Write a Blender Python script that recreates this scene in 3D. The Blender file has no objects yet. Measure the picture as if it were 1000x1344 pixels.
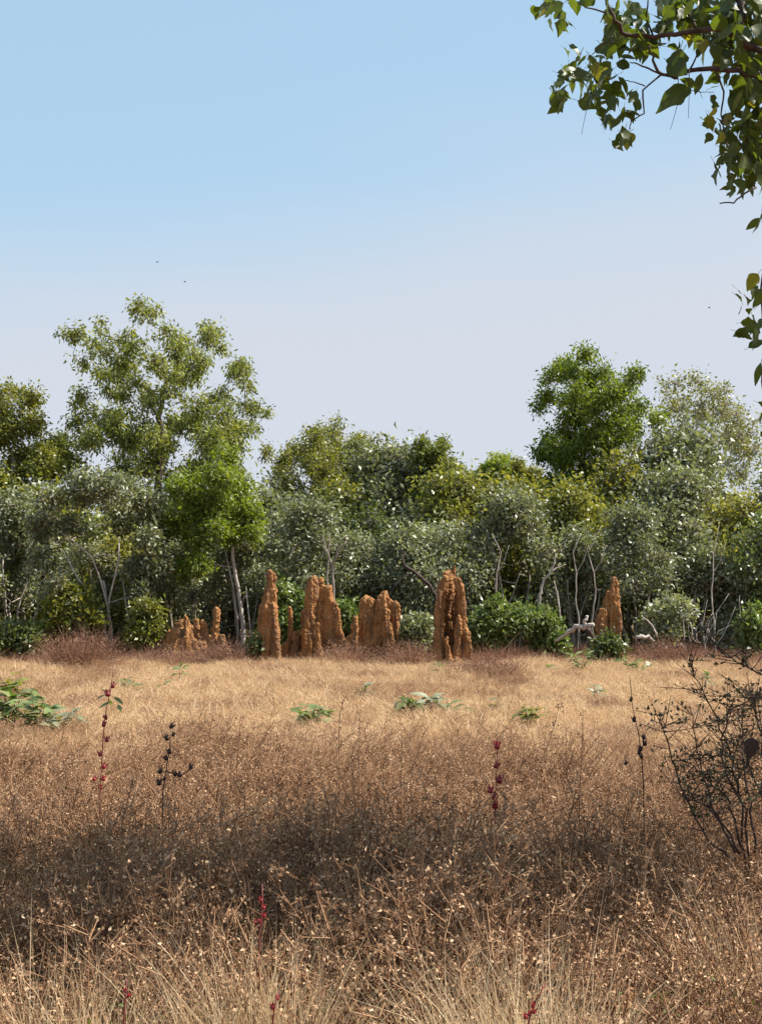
import bpy, math, random
import numpy as np
from mathutils import Vector, noise

random.seed(7)
RNG = np.random.default_rng(7)
R = math.radians
SC = bpy.context.scene
COL = SC.collection

# ------------------------------------------------------------------ camera
F = 1866.0            # focal length in photograph pixels
HZ = 790.0            # row of the horizon in the photograph
EYE = 1.74
PITCH = math.atan((HZ - 672.0) / F)
cam_d = bpy.data.cameras.new('camera')
cam = bpy.data.objects.new('camera', cam_d)
COL.objects.link(cam)
cam_d.sensor_fit = 'VERTICAL'
cam_d.sensor_height = 24.0
cam_d.lens = F / 1344.0 * 24.0
cam_d.clip_start = 0.05
cam_d.clip_end = 3000.0
cam.location = (0, 0, EYE)
cam.rotation_euler = (math.pi / 2 + PITCH, 0, 0)
SC.camera = cam

# ------------------------------------------------------------------ light
SUN_AZ, SUN_EL = R(84), R(50)          # azimuth from +Y towards +X
to_sun = Vector((math.sin(SUN_AZ) * math.cos(SUN_EL), math.cos(SUN_AZ) * math.cos(SUN_EL), math.sin(SUN_EL)))
sl = bpy.data.lights.new('sun', 'SUN')
sl.energy = 5.0
sl.angle = R(0.53)
sl.color = (1.0, 0.94, 0.84)
sun = bpy.data.objects.new('sun', sl)
COL.objects.link(sun)
sun.rotation_euler = to_sun.to_track_quat('Z', 'Y').to_euler()

world = bpy.data.worlds.new('World')
SC.world = world
world.use_nodes = True
wt = world.node_tree
for n in list(wt.nodes):
    wt.nodes.remove(n)


def wn(t, **k):
    n = wt.nodes.new(t)
    for a, b in k.items():
        setattr(n, a, b)
    return n


SKY_STRENGTH = 0.076
sky = wn('ShaderNodeTexSky', sky_type='NISHITA', sun_disc=False, sun_elevation=SUN_EL, sun_rotation=SUN_AZ,
         air_density=1.0, dust_density=0.6, ozone_density=1.6)
tc = wn('ShaderNodeTexCoord')
sep = wn('ShaderNodeSeparateXYZ')
wt.links.new(tc.outputs['Generated'], sep.inputs[0])
nz = wn('ShaderNodeTexNoise')
nz.inputs['Scale'].default_value = 1.6
nz.inputs['Detail'].default_value = 3
mp = wn('ShaderNodeMapping')
mp.inputs['Scale'].default_value = (1, 1, 5)
wt.links.new(tc.outputs['Generated'], mp.inputs[0])
wt.links.new(mp.outputs[0], nz.inputs['Vector'])
# height of the smoke layer wavers with the noise and rises a little to the right
ma = wn('ShaderNodeMath', operation='MULTIPLY_ADD')
wt.links.new(nz.outputs['Fac'], ma.inputs[0])
ma.inputs[1].default_value = -0.16
wt.links.new(sep.outputs['Z'], ma.inputs[2])
mb_ = wn('ShaderNodeMath', operation='MULTIPLY_ADD')
wt.links.new(sep.outputs['X'], mb_.inputs[0])
mb_.inputs[1].default_value = -0.15
wt.links.new(ma.outputs[0], mb_.inputs[2])
mr = wn('ShaderNodeMapRange', interpolation_type='SMOOTHSTEP')
wt.links.new(mb_.outputs[0], mr.inputs['Value'])
mr.inputs['From Min'].default_value = 0.08
mr.inputs['From Max'].default_value = 0.27
mr.inputs['To Min'].default_value = 0.86
mr.inputs['To Max'].default_value = 0.0
hz = wn('ShaderNodeRGB')
HAZE = (0.330, 0.341, 0.376)
hz.outputs[0].default_value = tuple(c / SKY_STRENGTH for c in HAZE) + (1,)
# the thin veil that pales the whole blue a little
mx0 = wn('ShaderNodeMix', data_type='RGBA')
mx0.inputs['Factor'].default_value = 0.72
wt.links.new(sky.outputs[0], mx0.inputs['A'])
v0 = wn('ShaderNodeRGB')
v0.outputs[0].default_value = tuple(c / SKY_STRENGTH for c in (0.236, 0.346, 0.436)) + (1,)
wt.links.new(v0.outputs[0], mx0.inputs['B'])
mx = wn('ShaderNodeMix', data_type='RGBA')
wt.links.new(mr.outputs[0], mx.inputs['Factor'])
wt.links.new(mx0.outputs['Result'], mx.inputs['A'])
wt.links.new(hz.outputs[0], mx.inputs['B'])
bg = wn('ShaderNodeBackground')
bg.inputs['Strength'].default_value = SKY_STRENGTH
wt.links.new(mx.outputs['Result'], bg.inputs['Color'])
wo = wn('ShaderNodeOutputWorld')
wt.links.new(bg.outputs[0], wo.inputs[0])

vs = SC.view_settings
vs.view_transform = 'Standard'
vs.look = 'None'
vs.exposure = 1.08
vs.gamma = 1.0
vs.use_curve_mapping = False
SC.render.engine = 'CYCLES'
SC.cycles.max_bounces = 6
SC.cycles.diffuse_bounces = 3
SC.cycles.transmission_bounces = 3
SC.cycles.glossy_bounces = 2


# ------------------------------------------------------------------ helpers
def at(px, py, depth):
    """Point of the place seen at a photograph pixel, at a given distance along +Y."""
    x = (px - 500.0) / F
    y = (672.0 - py) / F
    c, s = math.cos(PITCH), math.sin(PITCH)
    dy, dz = c - y * s, s + y * c
    return Vector((x / dy * depth, depth, EYE + dz / dy * depth))


def nrm(a):
    return a / np.maximum(np.linalg.norm(a, axis=-1, keepdims=True), 1e-9)


class MB:
    """Collects arrays of vertices and faces; build() makes ONE mesh object."""

    def __init__(self):
        self.v, self.f, self.m, self.n = [], [], [], 0

    def add(self, verts, faces, mat=0):
        verts = np.asarray(verts, dtype=np.float64).reshape(-1, 3)
        faces = np.asarray(faces, dtype=np.int64)
        self.v.append(verts)
        self.f.append(faces + self.n)
        self.m.append(np.full(len(faces), mat))
        self.n += len(verts)

    def ntri(self):
        return sum(len(f) * (f.shape[1] - 2) for f in self.f)

    def mesh(self, name, mats, smooth=False):
        me = bpy.data.meshes.new(name)
        V = np.concatenate(self.v)
        loops = np.concatenate([f.ravel() for f in self.f])
        tot = np.concatenate([np.full(len(f), f.shape[1]) for f in self.f])
        start = np.concatenate([[0], np.cumsum(tot)[:-1]])
        me.vertices.add(len(V))
        me.vertices.foreach_set('co', V.ravel())
        me.loops.add(len(loops))
        me.loops.foreach_set('vertex_index', loops.astype(np.int32))
        me.polygons.add(len(tot))
        me.polygons.foreach_set('loop_start', start.astype(np.int32))
        me.polygons.foreach_set('loop_total', tot.astype(np.int32))
        for m in (mats if isinstance(mats, (list, tuple)) else [mats]):
            me.materials.append(m)
        me.polygons.foreach_set('material_index', np.concatenate(self.m).astype(np.int32))
        if smooth:
            me.polygons.foreach_set('use_smooth', np.ones(len(tot), dtype=bool))
        me.update(calc_edges=True)
        me.validate()
        return me

    def build(self, name, mats, parent=None, smooth=False, loc=None):
        o = bpy.data.objects.new(name, self.mesh(name, mats, smooth))
        COL.objects.link(o)
        if parent is not None:
            o.parent = parent
        if loc is not None:
            o.location = loc
        return o

    # -- shapes
    def segs(self, p0, p1, r0, r1, sides=3, mat=0):
        """Many straight tapered twigs at once."""
        p0, p1 = np.asarray(p0, float), np.asarray(p1, float)
        n = len(p0)
        if n == 0:
            return
        r0 = np.broadcast_to(np.asarray(r0, float), (n,))
        r1 = np.broadcast_to(np.asarray(r1, float), (n,))
        d = nrm(p1 - p0)
        ref = np.where(np.abs(d[:, 2:3]) < 0.9, np.array([[0, 0, 1.0]]), np.array([[1.0, 0, 0]]))
        u = nrm(np.cross(d, ref))
        w = np.cross(d, u)
        V = np.zeros((n, 2 * sides, 3))
        for k in range(sides):
            a = 2 * math.pi * k / sides
            o = u * math.cos(a) + w * math.sin(a)
            V[:, k] = p0 + o * r0[:, None]
            V[:, sides + k] = p1 + o * r1[:, None]
        base = (np.arange(n) * 2 * sides)[:, None, None]
        q = np.array([[k, (k + 1) % sides, sides + (k + 1) % sides, sides + k] for k in range(sides)])
        self.add(V.reshape(-1, 3), (q[None] + base).reshape(-1, 4), mat)

    def tube(self, pts, rad, sides=6, mat=0, jit=0.0):
        pts = np.asarray([tuple(p) for p in pts], float)
        n = len(pts)
        t = np.zeros_like(pts)
        t[1:-1] = pts[2:] - pts[:-2]
        t[0], t[-1] = pts[1] - pts[0], pts[-1] - pts[-2]
        t = nrm(t)
        ref = np.array([0.31, 0.95, 0.05])
        V = []
        for i in range(n):
            u = nrm(np.cross(t[i], ref))
            w = np.cross(t[i], u)
            for k in range(sides):
                a = 2 * math.pi * k / sides
                r = rad[i] * (1 + (random.uniform(-jit, jit) if jit else 0))
                V.append(pts[i] + (u * math.cos(a) + w * math.sin(a)) * r)
        V.append(pts[0]); V.append(pts[-1])
        Q = [[i * sides + k, i * sides + (k + 1) % sides, (i + 1) * sides + (k + 1) % sides, (i + 1) * sides + k]
             for i in range(n - 1) for k in range(sides)]
        b = self.n
        self.add(V, Q, mat)
        T = [[n * sides, (k + 1) % sides, k] for k in range(sides)] + \
            [[n * sides + 1, (n - 1) * sides + k, (n - 1) * sides + (k + 1) % sides] for k in range(sides)]
        self.v.append(np.zeros((0, 3)))
        self.f.append(np.asarray(T) + b)
        self.m.append(np.full(len(T), mat))

    def leaves(self, c, axis, normal, length, width, mat=0, fold=0.18):
        """Many small folded leaves (four corners each)."""
        n = len(c)
        if n == 0:
            return
        axis = nrm(axis)
        w = nrm(np.cross(axis, normal))
        nn = np.cross(w, axis)
        L = np.broadcast_to(np.asarray(length, float), (n,))[:, None]
        W = np.broadcast_to(np.asarray(width, float), (n,))[:, None]
        V = np.zeros((n, 4, 3))
        V[:, 0] = c
        V[:, 1] = c + axis * L * 0.45 + w * W * 0.5 + nn * W * fold
        V[:, 2] = c + axis * L
        V[:, 3] = c + axis * L * 0.45 - w * W * 0.5 + nn * W * fold
        self.add(V.reshape(-1, 3), (np.arange(n) * 4)[:, None] + np.arange(4)[None], mat)

    def blades(self, p, d, bend, h, w, seg=3, mat=0):
        """Curved grass blades: ribbons that narrow to the tip."""
        n = len(p)
        d = nrm(d)
        h = np.broadcast_to(np.asarray(h, float), (n,))[:, None]
        w = np.broadcast_to(np.asarray(w, float), (n,))[:, None]
        side = RNG.normal(size=(n, 3))
        side = nrm(side - (side * d).sum(1, keepdims=True) * d)
        V = np.zeros((n, 2 * seg + 1, 3))
        for k in range(seg):
            t = k / seg
            c = p + d * h * t + bend * h * t * t
            V[:, 2 * k] = c - side * w * 0.5 * (1 - 0.6 * t)
            V[:, 2 * k + 1] = c + side * w * 0.5 * (1 - 0.6 * t)
        V[:, 2 * seg] = p + d * h + bend * h
        m = 2 * seg + 1
        base = (np.arange(n) * m)[:, None, None]
        if seg > 1:
            q = np.array([[2 * k, 2 * k + 1, 2 * k + 3, 2 * k + 2] for k in range(seg - 1)])
            b = self.n
            self.add(V.reshape(-1, 3), (q[None] + base).reshape(-1, 4), mat)
        t_ = np.array([[2 * seg - 2, 2 * seg - 1, 2 * seg]])
        T = (t_[None] + base).reshape(-1, 3)
        if seg > 1:
            self.f.append(T + b)
            self.m.append(np.full(len(T), mat))
        else:
            self.add(V.reshape(-1, 3), T, mat)


def tag(o, label=None, cat=None, group=None, kind=None):
    for k, v in (('label', label), ('category', cat), ('group', group), ('kind', kind)):
        if v:
            o[k] = v
    return o


def empty(name, loc, label, cat, group=None):
    o = bpy.data.objects.new(name, None)
    o.empty_display_size = 0.2
    COL.objects.link(o)
    o.location = loc
    return tag(o, label, cat, group)


def dup(root, loc, rz, sc, label, group=None, mats=None):
    """A copy of a thing with copies of its parts (mesh data shared)."""
    r = root.copy()
    COL.objects.link(r)
    r.location = loc
    r.rotation_euler = (0, 0, rz)
    r.scale = sc
    r['label'] = label
    if group:
        r['group'] = group
    for ch in list(root.children):
        c = ch.copy()
        COL.objects.link(c)
        c.parent = r
        key = ch.name.split('.')[0]
        if mats and key in mats:
            c.material_slots[0].link = 'OBJECT'
            c.material_slots[0].material = mats[key]
    return r


# ------------------------------------------------------------------ materials
def new_mat(name):
    m = bpy.data.materials.new(name)
    m.use_nodes = True
    t = m.node_tree
    for n in list(t.nodes):
        t.nodes.remove(n)
    out = t.nodes.new('ShaderNodeOutputMaterial')
    return m, t, out


def ramp(t, stops):
    r = t.nodes.new('ShaderNodeValToRGB')
    e = r.color_ramp.elements
    while len(e) < len(stops):
        e.new(0.5)
    for i, (p, c) in enumerate(stops):
        e[i].position = p
        e[i].color = (*c, 1)
    return r


def leaf_mat(name, cols, trans=0.35, tcol=None, rough=0.42, spec=0.5, objvar=0.35):
    """Leaf with a colour of its own for every leaf (islands) and a shift for every plant."""
    m, t, out = new_mat(name)
    g = t.nodes.new('ShaderNodeNewGeometry')
    oi = t.nodes.new('ShaderNodeObjectInfo')
    a = t.nodes.new('ShaderNodeMath'); a.operation = 'MULTIPLY_ADD'
    t.links.new(oi.outputs['Random'], a.inputs[0])
    a.inputs[1].default_value = objvar
    b = t.nodes.new('ShaderNodeMath'); b.operation = 'MULTIPLY'
    t.links.new(g.outputs['Random Per Island'], b.inputs[0])
    b.inputs[1].default_value = 1 - objvar
    t.links.new(b.outputs[0], a.inputs[2])
    n = len(cols)
    r = ramp(t, [(i / max(1, n - 1), c) for i, c in enumerate(cols)])
    t.links.new(a.outputs[0], r.inputs[0])
    p = t.nodes.new('ShaderNodeBsdfPrincipled')
    p.inputs['Roughness'].default_value = rough
    p.inputs['Specular IOR Level'].default_value = spec
    t.links.new(r.outputs[0], p.inputs['Base Color'])
    if trans > 0:
        tr = t.nodes.new('ShaderNodeBsdfTranslucent')
        if tcol:
            mu = t.nodes.new('ShaderNodeMix'); mu.data_type = 'RGBA'; mu.blend_type = 'MULTIPLY'
            mu.inputs['Factor'].default_value = 1
            t.links.new(r.outputs[0], mu.inputs['A'])
            mu.inputs['B'].default_value = (*tcol, 1)
            t.links.new(mu.outputs['Result'], tr.inputs['Color'])
        else:
            t.links.new(r.outputs[0], tr.inputs['Color'])
        ms = t.nodes.new('ShaderNodeMixShader')
        ms.inputs[0].default_value = trans
        t.links.new(p.outputs[0], ms.inputs[1])
        t.links.new(tr.outputs[0], ms.inputs[2])
        t.links.new(ms.outputs[0], out.inputs[0])
    else:
        t.links.new(p.outputs[0], out.inputs[0])
    return m


def solid_mat(name, c0, c1, scale=8.0, rough=0.8, bump=0.3, spec=0.2, stretch=(1, 1, 1), detail=6):
    m, t, out = new_mat(name)
    tcn = t.nodes.new('ShaderNodeTexCoord')
    mpn = t.nodes.new('ShaderNodeMapping')
    mpn.inputs['Scale'].default_value = stretch
    t.links.new(tcn.outputs['Object'], mpn.inputs[0])
    n = t.nodes.new('ShaderNodeTexNoise')
    n.inputs['Scale'].default_value = scale
    n.inputs['Detail'].default_value = detail
    n.inputs['Roughness'].default_value = 0.65
    t.links.new(mpn.outputs[0], n.inputs['Vector'])
    r = ramp(t, [(0.32, c0), (0.68, c1)])
    t.links.new(n.outputs['Fac'], r.inputs[0])
    p = t.nodes.new('ShaderNodeBsdfPrincipled')
    p.inputs['Roughness'].default_value = rough
    p.inputs['Specular IOR Level'].default_value = spec
    t.links.new(r.outputs[0], p.inputs['Base Color'])
    if bump:
        b = t.nodes.new('ShaderNodeBump')
        b.inputs['Strength'].default_value = bump
        b.inputs['Distance'].default_value = 0.02
        t.links.new(n.outputs['Fac'], b.inputs['Height'])
        t.links.new(b.outputs[0], p.inputs['Normal'])
    t.links.new(p.outputs[0], out.inputs[0])
    return m


M = {}
M['grey_leaf'] = leaf_mat('grey_green_leaf', [(.075, .085, .040), (.165, .175, .088), (.245, .255, .15), (.34, .35, .24)], .3, (1.3, 1.35, .6), .5, .75)
M['olive_leaf'] = leaf_mat('olive_leaf', [(.09, .105, .022), (.20, .205, .045), (.36, .33, .11)], .4, (1.4, 1.4, .6), .42)
M['yellow_leaf'] = leaf_mat('yellow_green_leaf', [(.10, .12, .022), (.175, .19, .038), (.28, .27, .075)], .42, (1.4, 1.3, .5), .45)
M['dark_leaf'] = leaf_mat('dark_green_leaf', [(.05, .066, .020), (.115, .14, .042), (.22, .24, .095)], .3, (1.4, 1.6, .6), .38, .55)
M['bright_leaf'] = leaf_mat('bright_green_leaf', [(.06, .09, .014), (.15, .20, .026), (.29, .33, .06)], .45, (1.5, 1.45, .4), .5)
M['gum_leaf'] = leaf_mat('gum_leaf', [(.06, .08, .022), (.15, .175, .042), (.30, .31, .10)], .42, (1.5, 1.45, .5), .5)
M['fresh_leaf'] = leaf_mat('fresh_leaf', [(.08, .12, .030), (.15, .195, .058), (.28, .31, .14)], .3, (1.3, 1.4, .5), .4)
M['pale_leaf'] = leaf_mat('pale_sparse_leaf', [(.12, .14, .04), (.22, .24, .07), (.34, .33, .14)], .35, (1.3, 1.2, .6), .45)
M['big_leaf'] = leaf_mat('broad_leaf', [(.040, .060, .018), (.060, .085, .022), (.095, .115, .028)], .42, (1.9, 1.9, .35), .45, .4)
M['sunlit_big_leaf'] = leaf_mat('sunlit_broad_leaf', [(.13, .15, .02), (.18, .18, .025), (.22, .19, .05)], .5, (1.6, 1.5, .4), .45)  # yellow colour paints in the sun shining through some broad leaves
M['pale_bark'] = solid_mat('pale_bark', (.22, .175, .14), (.52, .46, .40), 9, stretch=(1, 1, .35))
M['grey_bark'] = solid_mat('grey_bark', (.13, .105, .088), (.34, .29, .25), 10, stretch=(1, 1, .35))
M['dark_bark'] = solid_mat('dark_bark', (.035, .026, .022), (.09, .066, .055), 10, stretch=(1, 1, .35))
M['brown_bark'] = solid_mat('brown_bark', (.032, .022, .018), (.09, .060, .048), 22)
M['dead_wood'] = solid_mat('bleached_dead_wood', (.25, .21, .18), (.50, .44, .39), 12)
M['straw'] = leaf_mat('straw_blade', [(.42, .275, .145), (.65, .46, .265), (.80, .63, .41)], .35, (1, .95, .85), .55, .3, .25)
M['pale_straw'] = leaf_mat('bleached_straw', [(.50, .36, .20), (.64, .48, .29), (.76, .62, .42)], .35, (1, .95, .85), .5, .3, .2)
M['weed_stem'] = leaf_mat('dry_weed_stem', [(.125, .060, .033), (.29, .157, .083), (.52, .32, .178)], .1, None, .7, .2, .3)
M['weed_husk'] = leaf_mat('dry_seed_husk', [(.07, .034, .019), (.26, .142, .08), (.58, .36, .205), (.88, .66, .44)], .3, (1, .9, .8), .6, .25, .25)
M['rust_grass'] = leaf_mat('rust_dry_grass', [(.12, .055, .036), (.26, .14, .092), (.46, .29, .19)], .25, (1, .85, .75), .6, .2, .3)
M['dark_seed'] = leaf_mat('dark_seed_pod', [(.022, .012, .010), (.045, .022, .018)], 0, None, .6, .3, .2)
M['red_calyx'] = leaf_mat('red_calyx', [(.20, .012, .018), (.36, .03, .035)], .25, (1.3, .5, .5), .4, .5, .3)
M['red_stem'] = leaf_mat('red_stem', [(.14, .02, .02), (.20, .04, .035)], 0, None, .5, .4, .3)
M['scrub_leaf'] = leaf_mat('dark_scrub_leaf', [(.04, .032, .016), (.075, .065, .03), (.11, .12, .045)], .15, None, .5, .4)
M['weed_green'] = leaf_mat('low_weed_leaf', [(.09, .12, .03), (.15, .18, .05)], .3, (1.2, 1.2, .5), .5, .3, .3)
M['bird'] = solid_mat('dark_feather', (.03, .03, .035), (.06, .06, .065), 20, bump=0)


def termite_mat():
    m, t, out = new_mat('termite_earth')
    tcn = t.nodes.new('ShaderNodeTexCoord')
    n1 = t.nodes.new('ShaderNodeTexNoise'); n1.inputs['Scale'].default_value = 2.2; n1.inputs['Detail'].default_value = 8
    n1.inputs['Roughness'].default_value = .7
    n2 = t.nodes.new('ShaderNodeTexNoise'); n2.inputs['Scale'].default_value = 26; n2.inputs['Detail'].default_value = 5
    for n in (n1, n2):
        t.links.new(tcn.outputs['Object'], n.inputs['Vector'])
    r1 = ramp(t, [(.25, (.20, .092, .038)), (.5, (.335, .166, .068)), (.78, (.50, .28, .13))])
    t.links.new(n1.outputs['Fac'], r1.inputs[0])
    r2 = ramp(t, [(.3, (.62, .58, .55)), (.7, (1.12, 1.1, 1.06))])
    t.links.new(n2.outputs['Fac'], r2.inputs[0])
    mu = t.nodes.new('ShaderNodeMix'); mu.data_type = 'RGBA'; mu.blend_type = 'MULTIPLY'
    mu.inputs['Factor'].default_value = 1
    t.links.new(r1.outputs[0], mu.inputs['A']); t.links.new(r2.outputs[0], mu.inputs['B'])
    # grey-brown weather stains that run down the crust
    mps = t.nodes.new('ShaderNodeMapping'); mps.inputs['Scale'].default_value = (5, 5, .9)
    t.links.new(tcn.outputs['Object'], mps.inputs[0])
    n3 = t.nodes.new('ShaderNodeTexNoise'); n3.inputs['Scale'].default_value = 1.0; n3.inputs['Detail'].default_value = 7
    t.links.new(mps.outputs[0], n3.inputs['Vector'])
    r3 = ramp(t, [(.47, (0, 0, 0)), (.62, (.75, .75, .75))])
    t.links.new(n3.outputs['Fac'], r3.inputs[0])
    mu0 = mu
    mu = t.nodes.new('ShaderNodeMix'); mu.data_type = 'RGBA'
    t.links.new(r3.outputs[0], mu.inputs['Factor'])
    t.links.new(mu0.outputs['Result'], mu.inputs['A']); mu.inputs['B'].default_value = (.125, .072, .044, 1)
    p = t.nodes.new('ShaderNodeBsdfPrincipled')
    p.inputs['Roughness'].default_value = .95
    p.inputs['Specular IOR Level'].default_value = .1
    t.links.new(mu.outputs['Result'], p.inputs['Base Color'])
    b = t.nodes.new('ShaderNodeBump'); b.inputs['Strength'].default_value = .7; b.inputs['Distance'].default_value = .03
    t.links.new(n2.outputs['Fac'], b.inputs['Height'])
    t.links.new(b.outputs[0], p.inputs['Normal'])
    t.links.new(p.outputs[0], out.inputs[0])
    return m


M['termite'] = termite_mat()


def ground_mat():
    m, t, out = new_mat('dry_soil')
    g = t.nodes.new('ShaderNodeNewGeometry')
    n1 = t.nodes.new('ShaderNodeTexNoise'); n1.inputs['Scale'].default_value = .35; n1.inputs['Detail'].default_value = 6
    n2 = t.nodes.new('ShaderNodeTexNoise'); n2.inputs['Scale'].default_value = 14; n2.inputs['Detail'].default_value = 8
    n2.inputs['Roughness'].default_value = .75
    for n in (n1, n2):
        t.links.new(g.outputs['Position'], n.inputs['Vector'])
    r1 = ramp(t, [(.35, (.21, .12, .07)), (.65, (.33, .21, .12))])
    t.links.new(n1.outputs['Fac'], r1.inputs[0])
    r2 = ramp(t, [(.3, (.5, .47, .45)), (.7, (1.2, 1.18, 1.12))])
    t.links.new(n2.outputs['Fac'], r2.inputs[0])
    mu = t.nodes.new('ShaderNodeMix'); mu.data_type = 'RGBA'; mu.blend_type = 'MULTIPLY'
    mu.inputs['Factor'].default_value = 1
    t.links.new(r1.outputs[0], mu.inputs['A']); t.links.new(r2.outputs[0], mu.inputs['B'])
    p = t.nodes.new('ShaderNodeBsdfPrincipled')
    p.inputs['Roughness'].default_value = .95
    p.inputs['Specular IOR Level'].default_value = .1
    t.links.new(mu.outputs['Result'], p.inputs['Base Color'])
    t.links.new(p.outputs[0], out.inputs[0])
    return m


# ------------------------------------------------------------------ ground
gm = MB()
nx = 90
xs = np.sinh(np.linspace(-4.2, 4.2, nx)) / np.sinh(4.2) * 1500
ys = np.sinh(np.linspace(-4.2, 4.2, nx)) / np.sinh(4.2) * 1500
X, Y = np.meshgrid(xs, ys)
Z = 0.05 * np.sin(X * 0.9 + 1.3) * np.sin(Y * 0.7) * np.exp(-(X * X + Y * Y) / 3000) - 0.02
V = np.stack([X, Y, Z], -1).reshape(-1, 3)
I = np.arange(nx * nx).reshape(nx, nx)
Q = np.stack([I[:-1, :-1], I[:-1, 1:], I[1:, 1:], I[1:, :-1]], -1).reshape(-1, 4)
gm.add(V, Q)
tag(gm.build('ground', ground_mat(), smooth=True), kind='structure')


# ------------------------------------------------------------------ termite mounds
MOUND_GROUP = 'termite mounds along the edge of the thicket'


def mound(name, depth, cols, label, voxel=0.021, seed=0):
    """cols: lists of (px, py, radius px) from top to foot, plus an offset in depth (m)."""
    random.seed(100 + seed)
    s = depth / F
    base = at(sum(c[0][-1][0] for c in cols) / len(cols), 860, depth)
    base.z = 0
    mb = MB()
    for pts, dy in cols:
        P, Rr = [], []
        for i, (px, py, r) in enumerate(pts):
            p = at(px, py, depth)
            P.append((p.x - base.x, dy, p.z))
            Rr.append(r * s)
        P.append((P[-1][0], dy, -0.25)); Rr.append(Rr[-1] * 1.08)
        # finer rings
        P = np.array(P); Rr = np.array(Rr)
        tt = np.linspace(0, len(P) - 1, len(P) * 4)
        PP = np.stack([np.interp(tt, np.arange(len(P)), P[:, k]) for k in range(3)], 1)
        RR = np.interp(tt, np.arange(len(P)), Rr)
        PP[:, 0] += RNG.normal(size=len(PP)) * 0.007
        RR = RR * (1 + RNG.normal(size=len(RR)) * 0.035)
        # rounded head: the given point is the very top
        r0 = RR[0]
        low = PP[:, 2] < PP[0, 2] - r0 * .75
        head = np.array([[PP[0, 0], PP[0, 1], PP[0, 2] - r0 * k] for k in (0, .12, .35, .65)])
        PP = np.concatenate([head, PP[low]])
        RR = np.concatenate([r0 * np.array([.35, .62, .86, 1.0]), RR[low]])
        mb.tube(PP, RR, 14, jit=0.08)
    tmp = mb.build('tmp_shape', M['termite'])
    rm = tmp.modifiers.new('r', 'REMESH')
    rm.mode = 'VOXEL'
    rm.voxel_size = voxel
    dg = bpy.context.evaluated_depsgraph_get()
    me = bpy.data.meshes.new_from_object(tmp.evaluated_get(dg))
    old = tmp.data
    bpy.data.objects.remove(tmp)
    bpy.data.meshes.remove(old)
    n = len(me.vertices)
    co = np.zeros(n * 3); me.vertices.foreach_get('co', co); co = co.reshape(-1, 3)
    no = np.zeros(n * 3); me.vertices.foreach_get('normal', no); no = no.reshape(-1, 3)
    d = np.zeros(n)
    off = Vector((seed * 13.7, 3.1, seed * 5.3))
    for i in range(n):
        v = Vector(co[i])
        a = noise.noise(v * 2.6 + off) * .03
        b = (abs(noise.noise(Vector((v.x * 5.5, v.y * 5.5, v.z * .7)) + off)) - .25) * .17
        c = noise.noise(Vector((v.x * 13, v.y * 13, v.z * 8)) + off) * .036
        e = noise.noise(v * 26 + off) * .03 + noise.noise(v * 47 + off) * .012
        d[i] = a + b + c + e
    co += no * d[:, None]
    me.vertices.foreach_set('co', co.ravel())
    me.polygons.foreach_set('use_smooth', np.ones(len(me.polygons), dtype=bool))
    me.update()
    me.name = name
    if not me.materials:
        me.materials.append(M['termite'])
    o = bpy.data.objects.new(name, me)
    COL.objects.link(o)
    o.location = base
    return tag(o, label, 'termite mound', MOUND_GROUP)


mound('termite_mound', 39.6, [
    ([(355.5, 749, 6), (356, 757, 7), (356, 765, 6), (355.5, 778, 8.5), (355, 800, 10), (354.5, 830, 11), (355, 868, 12)], 0),
    ([(349, 780, 4.5), (347.5, 800, 5), (346.5, 840, 5), (347, 868, 6)], .1),
    ([(359, 790, 4), (360, 815, 5), (363, 850, 5), (366, 868, 6)], -.2)],
    'slender red earth column with a rounded knob on top beside the green leafy tree', seed=1)
mound('termite_mound', 40.2, [
    ([(410, 757, 4.5), (408, 772, 7), (407, 800, 8.5), (405, 860, 11)], -.1),
    ([(418, 758, 4.5), (418, 780, 7), (420, 820, 11), (422, 860, 14)], .12),
    ([(427, 768, 5.5), (431, 785, 8), (434, 820, 11), (437, 860, 13)], .05),
    ([(424, 790, 10), (424, 820, 14), (424, 860, 17)], .2),
    ([(437, 787, 4.5), (441, 812, 6), (446, 840, 5), (448, 862, 6)], -.1),
    ([(400, 800, 4.5), (400, 830, 6), (401, 862, 7)], .1),
    ([(416, 816, 3.2), (417, 830, 3.4), (420, 846, 4), (423, 862, 6)], -.42)],
    'broad red mound with a jagged twin peak and a small post at its foot', seed=2)
mound('termite_mound', 40.4, [
    ([(482, 783, 7), (481, 800, 8.5), (479, 830, 9), (477, 860, 12)], 0),
    ([(492, 789, 8), (491, 815, 11), (490, 860, 14)], .12),
    ([(503, 779, 9), (503, 795, 10.5), (503, 830, 11), (502, 860, 13)], .05),
    ([(506, 799, 5), (507, 815, 6.5), (510, 840, 7), (512, 860, 8)], -.3),
    ([(510, 784, 5), (513, 800, 6), (515, 830, 6), (516, 860, 7)], 0),
    ([(519, 792, 4), (519, 805, 4.5), (521, 818, 4), (519, 835, 4), (519, 860, 5)], -.12)],
    'wide low orange mound with two rounded domes and lobes on its side', seed=3)
mound('termite_mound', 40.0, [
    ([(466, 808, 4), (466, 822, 5), (463, 842, 7), (461, 860, 9)], 0),
    ([(456, 836, 3), (455, 860, 6)], .1)],
    'stubby red knob standing against the wide two-domed mound', seed=4)
mound('termite_mound', 40.3, [
    ([(380, 796, 3.4), (381, 815, 3.5), (381, 840, 5), (380, 860, 7)], .1),
    ([(391, 828, 5), (390, 842, 6), (388, 860, 8)], 0),
    ([(376, 842, 3), (374, 860, 5)], -.1)],
    'small sunlit lump with a thin post between the slender column and the twin peak', seed=5)
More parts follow.
